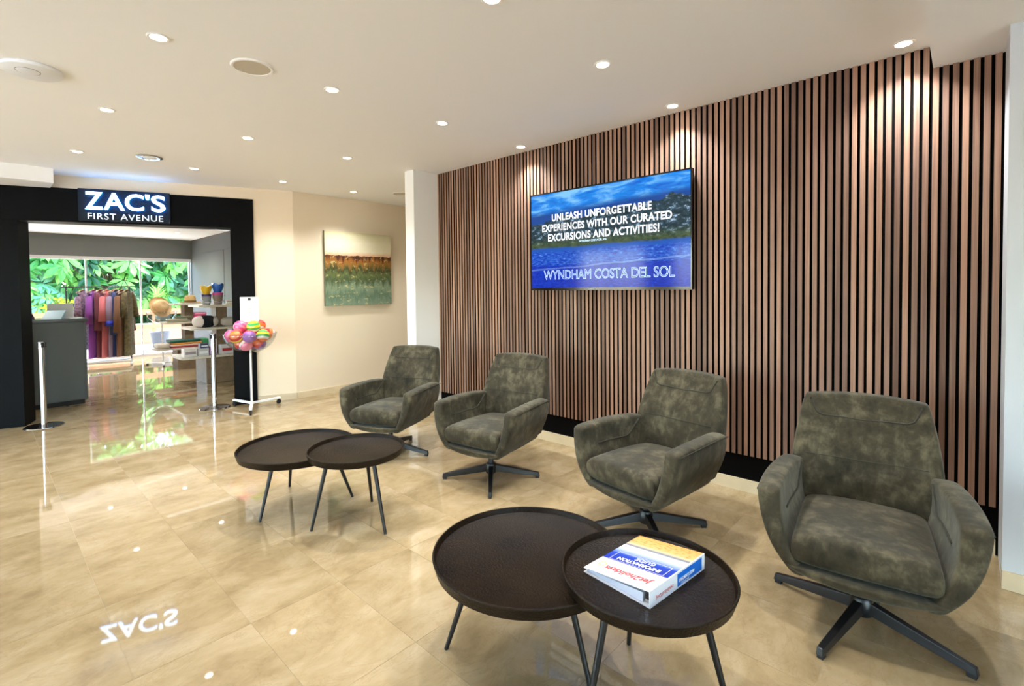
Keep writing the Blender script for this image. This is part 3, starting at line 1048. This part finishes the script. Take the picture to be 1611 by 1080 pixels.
bowl = MB().lathe(bp_ + [(r - .004 if r > .01 else 0, z + .004) for r, z in reversed(bp_)], 48).build('bowl', M_acrylic, st, True)
MB().lathe([(.289, .908), (.294, .908), (.294, .914), (.289, .914)], 48, closed=True).build('bowl_rim', M_acrylic, bowl, True)
sgn = MB().box(-.1, .1, -.016, -.0127, 1.05, 1.345).build('sign_plate', M_paper, st)
sgn.rotation_euler = (0, 0, math.radians(-18))
MB().box(-.016, .016, -.0168, -.016, 1.303, 1.335).build('printed_mark', M_print, sgn)
ln = MB()
for z, wd in ((1.225, .05), (1.208, .018), (1.160, .042), (1.143, .014)):
    ln.box(-wd / 2, wd / 2, -.0165, -.016, z, z + .004)
ln.build('printed_lines', M_print_l, sgn)

def band_ball(name, cols):
    m, nt, b = new_mat(name)
    tc = nt.nodes.new('ShaderNodeTexCoord')
    sp = nt.nodes.new('ShaderNodeSeparateXYZ')
    nt.links.new(tc.outputs['Object'], sp.inputs[0])
    z = math_node(nt, 'ADD', math_node(nt, 'DIVIDE', sp.outputs['Z'], .15), .5)
    n = len(cols)
    r = ramp(nt, [(i / n, c) for i, c in enumerate(cols)], 'CONSTANT')
    nt.links.new(z, r.inputs['Fac'])
    nt.links.new(r.outputs['Color'], b.inputs['Base Color'])
    b.inputs['Roughness'].default_value = .15
    b.inputs['Coat Weight'].default_value = .5
    return m
PK, RD, YL, GN, BL_, PU, OR, WH, HP = (236, 120, 150), (196, 40, 44), (244, 214, 40), (60, 170, 90), (50, 120, 190), (140, 84, 160), (226, 110, 50), (240, 232, 226), (226, 70, 130)
balls_def = [('red ball with a yellow stripe', [RD, YL, YL, RD, OR]), ('pink ribbed ball', [PK, HP, PK, HP, PK, HP]), ('purple and red ball', [PU, PU, PU, RD, OR]),
             ('green and yellow striped ball', [OR, WH, GN, YL, GN, YL]), ('orange and white ball', [OR, WH, OR, RD]), ('pink and white ball', [PK, PK, WH, PK, HP])]
ball_m = [(n, band_ball('ball_paint_%d' % i, c)) for i, (n, c) in enumerate(balls_def)]
spots = []
for k in range(4):
    spots.append((.107, 45 + 90 * k, .785, 'bottom layer', [2, 2, 5, 2][k]))
for k in range(8):
    spots.append((.2, 22.5 + 45 * k, .888, 'outer ring', [5, 1, 5, 1, 0, 2, 3, 4][k]))
for k in range(4):
    spots.append((.108, 90 * k, .994, 'top of the heap', [4, 1, 1, 3][k]))
side = ['at the right', 'at the back right', 'at the back', 'at the back left', 'at the left', 'at the front left', 'at the front', 'at the front right']
ball_me = {}
vdir = math.atan2(-6.245, -2.225)
for r, a, z, layer, ci in spots:
    nm, mm = ball_m[ci]
    if ci not in ball_me:
        ball_me[ci] = MB().ball((0, 0, 0), .0745, 28, 18).mesh('ball', mm, True)
    o = bpy.data.objects.new('ball', ball_me[ci])
    COL.objects.link(o)
    aa = math.radians(a)
    o.location = (2.225 + r * math.cos(aa), 6.245 + r * math.sin(aa), z)
    o.rotation_euler = (random.uniform(-1, 1), random.uniform(-1, 1), random.uniform(0, 6))
    rel = (aa - vdir + PI / 2) % (2 * PI)       # 0 right, -90 front as seen from the lobby
    idx = int(round(((-rel + PI) % (2 * PI)) / (PI / 4))) % 8
    where = side[int(round(((aa - vdir + 1.5 * PI) % (2 * PI)) / (PI / 4))) % 8] if r else 'under the top ones'
    tag(o, '%s in the bowl, %s%s' % (nm, layer, ', ' + where if r else ''), 'ball', 'toy balls in the clear bowl')

# ------------------------------------------------------------------ shop counter
ct = thing('shop_counter', 'dark grey shop counter at the left inside the entrance', 'counter', (0, 8.19, 0))
MB().box(.0, .945, .02, .60, .06, 1.06).build('body', M_counter, ct)
MB().box(.03, .915, .05, .57, 0, .06).build('plinth', M_rubber, ct)
MB().box(.03, .925, .005, .02, .075, 1.045).build('front_panel', M_counter, ct, bevel=.003)
MB().box(-.015, .965, 0, .615, 1.06, 1.092).build('worktop', M_counter_top, ct, bevel=.003)
M_leaf_blue = mat('pale_blue_card', (176, 214, 232), .4)
lf = MB().hexa([(.52, 8.24, 1.0935), (.70, 8.20, 1.0935), (.76, 8.36, 1.0935), (.58, 8.40, 1.0935), (.53, 8.245, 1.10), (.71, 8.205, 1.10), (.775, 8.36, 1.20), (.60, 8.40, 1.20)]).build('leaflet', M_leaf_blue)
tag(lf, 'pale blue folded leaflet lying on the counter edge', 'leaflet')
cd = thing('card_holder', 'white upright card holder on the shop counter', 'card holder', (.74, 8.55, 1.092), .2)
MB().box(-.13, .13, 0, .012, .0, .19).build('card', M_paper, cd)
MB().box(-.13, .13, -.03, .04, 0, .012).build('foot', M_plastic, cd)
tb_ = thing('card_terminal', 'small purple-grey device tilted at the left end of the counter', 'device', (.43, 8.45, 1.092), .3)
M_purple_grey = mat('purple_grey', (96, 88, 122), .4)
MB().hexa([(-.05, -.04, 0), (.05, -.04, 0), (.05, .06, 0), (-.05, .06, 0), (-.05, -.03, .03), (.05, -.03, .03), (.05, .06, .11), (-.05, .06, .11)]).build('body', M_purple_grey, tb_, bevel=.006)
MB().hexa([(-.04, -.0285, .033), (.04, -.0285, .033), (.04, .05, .1035), (-.04, .05, .1035), (-.04, -.0315, .0365), (.04, -.0315, .0365), (.04, .047, .107), (-.04, .047, .107)]).build('screen', M_dark_glossy, tb_)
bk = tag(MB().box(.80, .93, 8.25, 8.42, 1.0925, 1.1).build('booklet', M_paper), 'white booklet lying flat at the right end of the counter', 'booklet')

# ------------------------------------------------------------------ garment rack
RK = Vector((1.139, 12.2, 0)); RKD = Vector((.925, -.2, 0)).normalized()
rk = thing('garment_rack', 'black garment rack with long robes inside the shop', 'clothes rack', RK, math.atan2(RKD.y, RKD.x))
MB().cyl((-.06, 0, 1.525), (1.03, 0, 1.525), .013, n=12).build('rail', M_black_metal, rk, auto=True)
for x in (0, .94):
    MB().cyl((x, 0, .05), (x, 0, 1.525), .012, n=12).build('upright', M_black_metal, rk, auto=True)
    MB().box(x - .02, x + .02, -.22, .22, .02, .05).build('foot', M_white_metal, rk)
MB().box(.02, .945, -.2, .2, .085, .11).build('base_shelf', M_white_metal, rk)
MB().box(.0, .965, -.012, .012, .05, .085).build('base_bar', M_white_metal, rk)
M_hang = mat('hanger_wood', (196, 160, 118), .5)
def garment(label, d, cols, pattern=None, length=1.26, cuff=None, ang=1.05, wid=.175, sleeve=.56):
    g = thing('robe', label, 'robe', RK + RKD * d, rk.rotation_euler[2] + ang, 'robes on the garment rack')
    m = mat('robe_cloth', cols, .8, noise=(pattern or (4, .12)), sheen=.2)
    top = 1.445
    A, n = [], 20
    lev = [0, .015, .05, .12, .3, .55, .8, 1]
    vs_, fs = [], []
    for li, l in enumerate(lev):
        z = top - .01 - l * length
        a = [.05, .07, .13, wid * .95, wid * .88, wid * .92, wid * 1.0, wid * 1.06][li]
        b = [.02, .028, .036, .040, .038, .040, .042, .045][li]
        zz = [.03, .02, 0, 0, 0, 0, 0, 0][li]
        for i in range(n):
            t = 2 * PI * i / n
            fold = 1 + (.16 * l) * math.sin(5 * t + d * 40)
            vs_.append((a * math.cos(t) * (1 + .05 * l * math.sin(3 * t + d * 9)), b * math.sin(t) * fold, z + zz - .03 * abs(math.cos(t)) * (li in (1, 2))))
    for j in range(len(lev) - 1):
        for i in range(n):
            fs.append((j * n + i, j * n + (i + 1) % n, (j + 1) * n + (i + 1) % n, (j + 1) * n + i))
    fs.append(tuple(range(n)))
    fs.append(tuple(reversed(range((len(lev) - 1) * n, len(lev) * n))))
    MB().add(vs_, fs).build('body', m, g, True)
    for s in (-1, 1):
        q = [(s * .10, 0, top - .035), (s * (wid * .85), -.01, top - .12), (s * (wid * 1.02), -.02, top - sleeve * .6), (s * (wid * 1.08), -.025, top - sleeve)]
        sl = MB().tube(q, [.035, .045, .052, .066], 12).build('sleeve', m, g, True)
        if cuff:
            MB().tube([(s * (wid * 1.055), -.023, top - sleeve + .09), (s * (wid * 1.085), -.026, top - sleeve - .012)], [.064, .070], 12).build('cuff', mat('cuff_cloth', cuff, .7), sl, True)
    MB().tube([(-.17, 0, top - .03), (-.06, 0, top + .012), (0, 0, top + .03), (.06, 0, top + .012), (.17, 0, top - .03)], .007, 8).tube([(0, 0, top + .028), (0, 0, top + .055), (.012, 0, top + .072), (.02, 0, top + .088), (.012, 0, top + .099), (-.004, 0, top + .095)], .003, 6).build('hanger', M_hang, g, True)
garment('mottled plum and beige robe at the left end of the rack', .24, (120, 92, 112), (26, .75), 1.1)
garment('bright purple robe hanging beside the counter', .40, (122, 52, 140), sleeve=.62)
garment('dark wine robe between the purple and the pink one', .50, (98, 34, 50), wid=.13, sleeve=.75)
garment('dusty pink robe in the middle of the rack', .60, (186, 96, 100), sleeve=.58)
garment('mauve grey robe with a royal blue cuff', .70, (128, 108, 130), cuff=(24, 40, 150), sleeve=.66)
garment('navy blue robe next to the brown one', .74, (26, 42, 92), wid=.14, sleeve=.85)
garment('brown velvet robe near the right end of the rack', .83, (104, 66, 36), sleeve=.8, wid=.2)
garment('olive and gold mottled robe at the right end of the rack', .915, (84, 72, 34), (22, .6), sleeve=.52, wid=.15)

# ------------------------------------------------------------------ display units
def display_unit(name, label, x0, x1, y0, y1, shelves, colx):
    u = thing(name, label, 'display shelf', (0, 0, 0), 0, 'tiered display units')
    MB().box(x0, x1, y0, y1, 0, shelves[0][2] - .032).build('pedestal', M_shelf_wood, u)
    MB().box(colx[0], colx[1], (y0 + y1) / 2 - .12, (y0 + y1) / 2 + .12, shelves[0][2], shelves[-1][2] - .032).build('upright', M_shelf_wood, u)
    for (a, b, z) in shelves:
        r = .07
        poly = []
        for (cx, cy, a0) in ((b - r, y1 + .06 - r, 0), (a + r, y1 + .06 - r, 90), (a + r, y0 - .06 + r, 180), (b - r, y0 - .06 + r, 270)):
            for k in range(5):
                t = math.radians(a0 + k * 22.5)
                poly.append((cx + r * math.cos(t), cy + r * math.sin(t)))
        MB().prism(poly, z - .032, z).build('shelf', M_shelf_edge, u)
    return u
display_unit('display_unit', 'tiered wooden display unit nearer the entrance, with buckets on top', 2.385, 2.80, 8.5, 9.04, [(2.05, 2.92, .43), (2.19, 2.92, .86), (2.30, 2.92, 1.205)], (2.58, 2.74))
display_unit('display_unit', 'tiered wooden display unit deeper in the shop, with folded towels', 2.46, 2.80, 10.4, 10.75, [(2.14, 2.98, .40), (2.28, 2.98, .865), (2.42, 2.98, 1.20)], (2.60, 2.74))

def soft_box(name, label, cat, c, s, rgb, group=None, rz=0., e=.35, noise=None, stripe=None):
    o = MB().ball((0, 0, 0), .5, 24, 12, 1, 1, 1, e).build(name, mat(name + '_cloth', rgb, .85, noise=noise, sheen=.2), None, True)
    o.location = c
    o.scale = s
    o.rotation_euler = (0, 0, rz)
    return tag(o, label, cat, group)
z = .40
for rgb, nm, h in (((170, 40, 54), 'dark red', .032), ((236, 226, 210), 'white', .022), ((226, 142, 50), 'orange', .036), ((18, 82, 62), 'dark green', .05)):
    soft_box('folded_towel', nm + ' folded towel in the towel pile on the bottom shelf', 'towel', (2.60 + random.uniform(-.01, .01), 10.54, z + h / 2), (.50, .36, h), rgb, 'folded towels', 0, .25)
    z += h
soft_box('folded_shirt', 'grey-beige folded garment left of the towel pile', 'folded clothes', (2.245, 10.5, .448), (.2, .3, .096), (186, 174, 160))
soft_box('folded_towel', 'bright green folded towel at the right of the towel pile', 'towel', (2.915, 10.54, .47), (.11, .34, .14), (38, 130, 74), 'folded towels')
z = .865
for rgb, nm, h, wd in (((150, 146, 118), 'olive-grey', .036, .38), ((176, 170, 146), 'pale olive', .03, .34), ((104, 110, 84), 'dark olive', .034, .26)):
    soft_box('folded_shirt', nm + ' folded shirt on the middle shelf of the deeper unit', 'folded clothes', (2.30 + wd / 2 if wd > .3 else 2.56, 10.42 if wd > .3 else 10.42, z + h / 2), (wd - .02 if wd > .3 else .26, .13 if wd < .3 else .14, h), rgb, 'folded shirts', 0, .3)
    z += h
z = .865
for rgb, nm, h in (((150, 36, 60), 'wine red', .05), ((230, 60, 130), 'hot pink', .06), ((238, 140, 170), 'light pink', .05)):
    soft_box('folded_shirt', nm + ' folded garment in the pink pile behind the cushions', 'folded clothes', (2.86, 10.58, z + h / 2), (.22, .3, h), rgb, 'pink folded clothes', 0, .35)
    z += h

M_straw = mat('straw', (206, 172, 112), .85, bump=(160, .5), noise=(40, .12))
M_straw_d = mat('hat_band', (120, 84, 44), .8)
def hat(label, c, r, rot, m=M_straw, crown=.5, h=.5, band=True):
    t = thing('straw_hat', label, 'hat', c, 0)
    t.rotation_euler = rot
    cr = r * crown
    hh = r * h
    MB().lathe([(r, .012), (r * .98, 0), (cr * 1.05, .004), (cr, .02), (cr * .97, hh * .7), (cr * .8, hh * .95), (cr * .4, hh), (0, hh * .93)], 40, wob=lambda a, j: (.03 * r * math.sin(2 * a + .5) + .05 * r if j < 2 else 0)).build('hat_body', m, t, True)
    if band:
        MB().lathe([(cr * 1.03, .018), (cr * 1.035, .05), (cr * 1.02, .05), (cr * .98, .018)], 40, closed=True).build('band', M_straw_d, t, True)
hat('brown straw hat with a wide brim on the top shelf of the deeper unit', (2.72, 10.55, 1.203), .17, (0, 0, .3), h=.85, crown=.55)
# clear bowl with a hat, like the ball stand
bs = thing('bowl_stand', 'white stand with a clear bowl of hats before the shop window', 'display stand', (2.44, 11.35, 0))
MB().cyl((0, 0, .05), (0, 0, .80), .0125, n=12).build('post', M_white_metal, bs, auto=True)
for a in (0, 120, 240):
    R = Matrix.Rotation(math.radians(a + 20), 4, 'Z')
    MB(R).box(0, .3, -.015, .015, .03, .05).build('leg', M_white_metal, bs)
    MB(R).box(.27, .3, -.012, .012, 0, .03).build('foot', M_rubber, bs)
MB().lathe([(r * .86, z + .12) for r, z in bp_] + [((r - .004) * .86 if r > .01 else 0, z + .124) for r, z in reversed(bp_)], 40).build('bowl', M_acrylic, bs, True)
M_straw_l = mat('tan_straw', (226, 190, 140), .85, bump=(60, .5), noise=(14, .1))
hat('large tan sun hat tilted in the clear bowl by the shop window', (2.40, 11.30, 1.12), .21, (1.15, .15, .35), M_straw_l, .62, .6, False)
soft_box('cloth_bag', 'pale blue cloth bag lying in the clear bowl under the hat', 'bag', (2.46, 11.37, .93), (.22, .22, .12), (170, 196, 214), None, .4, .7)

# cushions on the middle shelf of the near unit
def neck_pillow(label, c, rgb, band, rz, s=1.):
    t = thing('neck_pillow', label, 'pillow', c, rz, 'pillows on the near unit')
    MB().ball((0, 0, .09 * s), .5, 24, 14, .36 * s, .22 * s, .18 * s, .7).build('filling', mat('pillow_cloth', rgb, .9, sheen=.3), t, True)
    if band:
        MB().ball((0, 0, .09 * s), .5, 24, 14, .19 * s, .228 * s, .186 * s, .45).build('band', mat('pillow_band', band, .9), t, True)
    return t
neck_pillow('white pillow with a broad black band on the near unit', (2.42, 8.62, .861), (226, 212, 204), (16, 22, 24), .15)
neck_pillow('plain beige pillow behind the banded one on the near unit', (2.77, 8.57, .861), (176, 164, 152), None, -.1, .8)

# boxed goods on the bottom shelf
def carton(label, x0, x1, h, rgb, rgb2, y0=8.52, z0=.43, dy=.16):
    t = thing('boxed_item', label, 'box', ((x0 + x1) / 2, y0, z0), 0, 'boxed goods on the bottom shelf')
    w_ = (x1 - x0) / 2
    MB().box(-w_, w_, 0, dy, 0, h).build('carton', mat('carton_board', rgb, .4), t, bevel=.002)
    MB().box(-w_ * .8, w_ * .8, -.0008, 0, h * .3, h * .62).build('printed_band', mat('carton_print', rgb2, .4), t)
    return t
carton('white boxed toy at the left end of the bottom shelf', 2.10, 2.27, .125, (222, 214, 208), (150, 140, 146))
carton('pale grey boxed toy second on the bottom shelf', 2.285, 2.43, .115, (200, 196, 196), (236, 236, 236))
carton('purple boxed toy third on the bottom shelf', 2.445, 2.53, .13, (120, 66, 130), (222, 206, 222))
carton('red and white boxed toy at the right end of the bottom shelf', 2.60, 2.78, .145, (206, 200, 196), (176, 36, 48))
carton('navy boxed toy lying on top of the pale grey box', 2.32, 2.43, .07, (52, 60, 92), (230, 232, 236), 8.53, .5455, .12)

# beach bucket sets
def bucket_set(label, c, top, mid, low, s=1.):
    t = thing('bucket_set', label, 'beach toy', c, 0, 'beach bucket sets')
    MB().lathe([(0, 0), (.055 * s, 0), (.07 * s, .13 * s), (.073 * s, .14 * s), (0, .14 * s)], 28).build('bucket', mat('bucket_low', low, .25, coat=.5), t, auto=True)
    MB().lathe([(.072 * s, .14 * s), (.076 * s, .15 * s), (.074 * s, .175 * s), (0, .178 * s)], 28).build('rim', mat('bucket_mid', mid, .3), t, auto=True)
    MB().lathe([(.05 * s, .176 * s), (.078 * s, .25 * s), (.082 * s, .30 * s), (.06 * s, .305 * s), (.03 * s, .292 * s), (0, .29 * s)], 28, wob=lambda a, j: (.012 * math.sin(5 * a) if j in (2, 3) else 0)).build('sand_mould', mat('bucket_top', top, .3, coat=.4), t, auto=True)
    h = .2 * s
    MB().tube([(-.07 * s, -.02, .15 * s), (-.082 * s, -.045, .10 * s), (-.06 * s, -.06, .05 * s), (0, -.072, .035 * s), (.06 * s, -.06, .05 * s), (.082 * s, -.045, .10 * s), (.07 * s, -.02, .15 * s)], .004, 6).build('handle', mat('bucket_handle', (236, 236, 236), .3), t, True)
bucket_set('beach bucket set with a yellow mould on the top shelf', (2.43, 8.58, 1.206), (246, 196, 30), (66, 44, 120), (150, 150, 150), .95)
bucket_set('beach bucket set with a blue mould and pink rim on the top shelf', (2.595, 8.60, 1.206), (30, 96, 190), (216, 60, 140), (150, 130, 122), 1.08)
fl_ = thing('wooden_toy', 'small pale wooden toy at the right end of the top shelf', 'toy', (2.76, 8.55, 1.206))
MB().box(-.06, .06, 0, .03, 0, .02).box(-.05, -.035, .005, .025, .02, .045).box(.035, .05, .005, .025, .02, .045).build('frame', M_shelf_edge, fl_)
MB().cyl((-.05, .015, .05), (.05, .015, .05), .008, n=10).build('roller', M_hang, fl_)

# shop lighting: two ceiling lines, and downlights added to brighten the interior
def led_line(label, x0, x1, y):
    t = thing('linear_light', label, 'ceiling light', ((x0 + x1) / 2, y, 2.588), 0, 'linear lights in the shop')
    w_ = (x1 - x0) / 2
    MB().box(-w_, w_, -.07, .07, -.012, 0).build('housing', M_trim_white, t)
    MB().box(-w_ + .01, w_ - .01, -.06, .06, -.016, -.012).build('diffuser', M_led, t)
led_line('long bright ceiling light at the right of the shop', 2.2, 3.35, 10.3)
for x, y, w1, w2 in ((.4, 9.4, 'first', 'left'), (1.6, 9.4, 'first', 'middle'), (2.8, 9.4, 'first', 'right'), (.4, 11.6, 'second', 'left'), (1.6, 11.6, 'second', 'middle'), (2.8, 11.6, 'second', 'right')):
    downlight(x, y, 'added fill downlight in the shop ceiling, %s row from the entrance, %s' % (w1, w2), 'added downlights in the shop ceiling', 90, 2.6, 130, (1, .98, .95))  # lamps added to lift the dark shop and its ceiling

# ------------------------------------------------------------------ garden behind the shop
M_paving = mat('garden_paving', (214, 200, 186), .8, noise=(2, .06))
struct(MB().box(-45, 45, -45, 60, -.2, -.125).build('ground', M_paving))
M_terra = mat('terracotta_render', (196, 140, 112), .85, noise=(3, .08))
M_deckw = mat('garden_wood', (172, 112, 74), .7, noise=(8, .15))
struct(MB().box(-5, 8, 13.35, 16.4, -.125, -.02).build('terrace', M_paving))
pb = thing('planter_wall', 'low terracotta garden wall seen through the shop window', 'garden wall', (0, 16.5, -.02))
MB().box(-4, 8, 0, .3, 0, .5).build('wall_body', M_terra, pb)
MB().box(-4, 8, -.03, .33, .5, .55).build('coping', M_paving, pb)
rl = thing('garden_rail', 'reddish wooden garden rail in front of the shrubs', 'fence', (0, 16.2, -.02))
for k in range(8):
    MB().box(-1.2 + k * .9 - .03, -1.2 + k * .9 + .03, 0, .06, 0, .95).build('post', M_deckw, rl)
MB().box(-1.3, 5.3, -.02, 0, .82, .96).build('rail', M_deckw, rl)
MB().box(-1.3, 5.3, -.02, 0, .45, .56).build('rail', M_deckw, rl)
po = thing('plant_pot', 'dark grey plant pot standing on the garden terrace', 'plant pot', (3.1, 14.6, -.02))
MB().lathe([(0, 0), (.15, 0), (.21, .42), (.225, .44), (.20, .44), (.19, .40), (0, .38)], 32).build('pot', mat('pot_grey', (58, 64, 74), .6), po, auto=True)
M_soil = mat('soil', (60, 44, 32), .95)
MB().lathe([(0, .385), (.188, .385), (.188, .39), (0, .392)], 24).build('soil', M_soil, po)

def leaf_mat(name, a, b, scale=6):
    m = mat(name, a, .42, noise=(scale, .3))
    bs_ = m.node_tree.nodes['Principled BSDF']
    nt = m.node_tree
    tr = nt.nodes.new('ShaderNodeBsdfTranslucent')
    tr.inputs['Color'].default_value = lin(tuple(min(255, v * 1.25) for v in a))
    mx = nt.nodes.new('ShaderNodeMixShader')
    mx.inputs[0].default_value = .4
    out = [n for n in nt.nodes if n.type == 'OUTPUT_MATERIAL'][0]
    nt.links.new(bs_.outputs[0], mx.inputs[1])
    nt.links.new(tr.outputs[0], mx.inputs[2])
    nt.links.new(mx.outputs[0], out.inputs[0])
    return m
M_leafs = [leaf_mat('leaf_mid', (70, 138, 58), None), leaf_mat('leaf_light', (124, 182, 84), None), leaf_mat('leaf_dark', (34, 84, 44), None), leaf_mat('leaf_blue', (104, 164, 124), None)]
M_bark = mat('bark', (92, 76, 56), .9)
rng = random.Random(3)
def leaflet(mb, o, d, nrm, L, W, mi):
    s_ = d.cross(nrm).normalized()
    p1, p2, p3 = o + d * L * .35 - nrm * .02 * L, o + d * L * .7 - nrm * .12 * L, o + d * L - nrm * .3 * L
    mb.add([o, p1 - s_ * W * .4, p2 - s_ * W * .5, p3, p2 + s_ * W * .5, p1 + s_ * W * .4, p1 - nrm * W * .12, p2 - nrm * W * .14],
           [(0, 1, 6), (0, 6, 5), (1, 2, 7, 6), (6, 7, 4, 5), (2, 3, 7), (7, 3, 4)], mi)
def umbrella_shrub(label, x, y, z0, rx, ry, h, nwh, L=.34, tones=(0, 1, 2, 3)):
    t = thing('umbrella_shrub', label, 'shrub', (x, y, -.1), 0, 'umbrella shrubs in the garden')
    mb, st_ = MB(), MB()
    for k in range(nwh):
        a = rng.uniform(0, 2 * PI)
        v = rng.uniform(-.9, 1)
        rr = rng.uniform(.55, 1.0) * math.sqrt(max(.15, 1 - v * v * .7))
        c = Vector((rx * rr * math.cos(a), ry * rr * math.sin(a), z0 + h / 2 + h / 2 * v))
        out = Vector((c.x / rx, c.y / ry - .5, .35 + .5 * v)).normalized()
        nrm = (out + Vector((rng.uniform(-.3, .3), rng.uniform(-.3, .3), .5))).normalized()
        e1 = nrm.orthogonal().normalized()
        e2 = nrm.cross(e1)
        n = rng.choice((7, 8, 9))
        mi = rng.choice(tones)
        sc_ = rng.uniform(.75, 1.15)
        for q in range(n):
            th = 2 * PI * q / n + rng.uniform(-.1, .1)
            d = (e1 * math.cos(th) + e2 * math.sin(th) - nrm * .18).normalized()
            leaflet(mb, c + d * .03, d, nrm, L * sc_ * rng.uniform(.85, 1.1), L * .36 * sc_, mi)
        if k % 6 == 0:
            st_.tube([(0, 0, 0), (c.x * .4, c.y * .4, c.z * .55), tuple(c)], [.03, .02, .008], 5)
    f = mb.build('foliage', M_leafs, t)
    f['kind'] = 'stuff'
    st_.build('stem', M_bark, t, True)
umbrella_shrub('large umbrella shrub behind the left window pane', .9, 17.9, 1.5, 1.3, .8, 2.1, 150, .40, (0, 1, 3, 3))
umbrella_shrub('large umbrella shrub behind the middle window pane', 2.9, 17.7, 1.0, 1.4, .8, 2.6, 190, .40, (0, 1, 2))
umbrella_shrub('large umbrella shrub behind the right window pane', 4.8, 17.9, .9, 1.3, .8, 2.6, 150, .38, (0, 1, 2, 3))
umbrella_shrub('low bright green shrub at the left under the big leaves', .75, 17.25, .45, .9, .3, 1.3, 90, .24, (1, 3))
umbrella_shrub('dark green shrub farther back on the right of the garden', 6.4, 19.0, .4, 1.7, .8, 3.2, 120, .42, (2, 0))
umbrella_shrub('dark green shrub at the back of the garden in the middle', 3.6, 19.6, .3, 2.2, .8, 3.0, 170, .45, (2, 2, 0))
umbrella_shrub('dark green shrub at the back of the garden on the left', .4, 19.6, .3, 2.0, .8, 3.2, 150, .45, (2, 2, 0))
# spiky plant and yellow flowering shrub
sp_ = thing('spiky_plant', 'spiky bright green plant arching in front of the shrubs', 'plant', (3.55, 17.0, .4))
mb = MB()
for k in range(46):
    a = rng.uniform(0, 2 * PI)
    e = rng.uniform(.1, 1.3)
    d = Vector((math.cos(a) * math.cos(e), math.sin(a) * math.cos(e), math.sin(e)))
    s_ = d.cross(Vector((0, 0, 1))).normalized()
    o = Vector((0, 0, .85))
    L = rng.uniform(.45, .75)
    p1, p2 = o + d * L * .5, o + d * L - Vector((0, 0, .22 * L))
    mb.add([o - s_ * .012, o + s_ * .012, p1 + s_ * .016, p2, p1 - s_ * .016], [(0, 1, 2, 4), (4, 2, 3)])
mb.build('foliage', M_leafs[1], sp_)['kind'] = 'stuff'
MB().tube([(0, 0, 0), (.02, 0, .4), (0, 0, .87)], [.05, .04, .035], 8).build('stem', M_bark, sp_, True)
yf = thing('flowering_shrub', 'small yellow-green flowering shrub behind the counter window', 'shrub', (1.35, 17.15, .4))
mb = MB()
for k in range(260):
    a, v = rng.uniform(0, 2 * PI), rng.uniform(-1, 1)
    rr = math.sqrt(1 - v * v) * rng.uniform(.6, 1)
    c = Vector((.5 * rr * math.cos(a), .25 * rr * math.sin(a), .5 + .38 * v))
    d = Vector((rng.uniform(-1, 1), rng.uniform(-1, .2), rng.uniform(-.2, 1))).normalized()
    leaflet(mb, c, d, d.orthogonal().normalized(), .12, .06, 0 if k % 4 else 1)
mb.build('foliage', [mat('yellow_green_leaf', (176, 196, 40), .5), mat('yellow_flower', (240, 200, 30), .5)], yf)['kind'] = 'stuff'
MB().tube([(0, 0, 0), (.01, 0, .3), (0, 0, .6)], [.02, .016, .01], 6).build('stem', M_bark, yf, True)
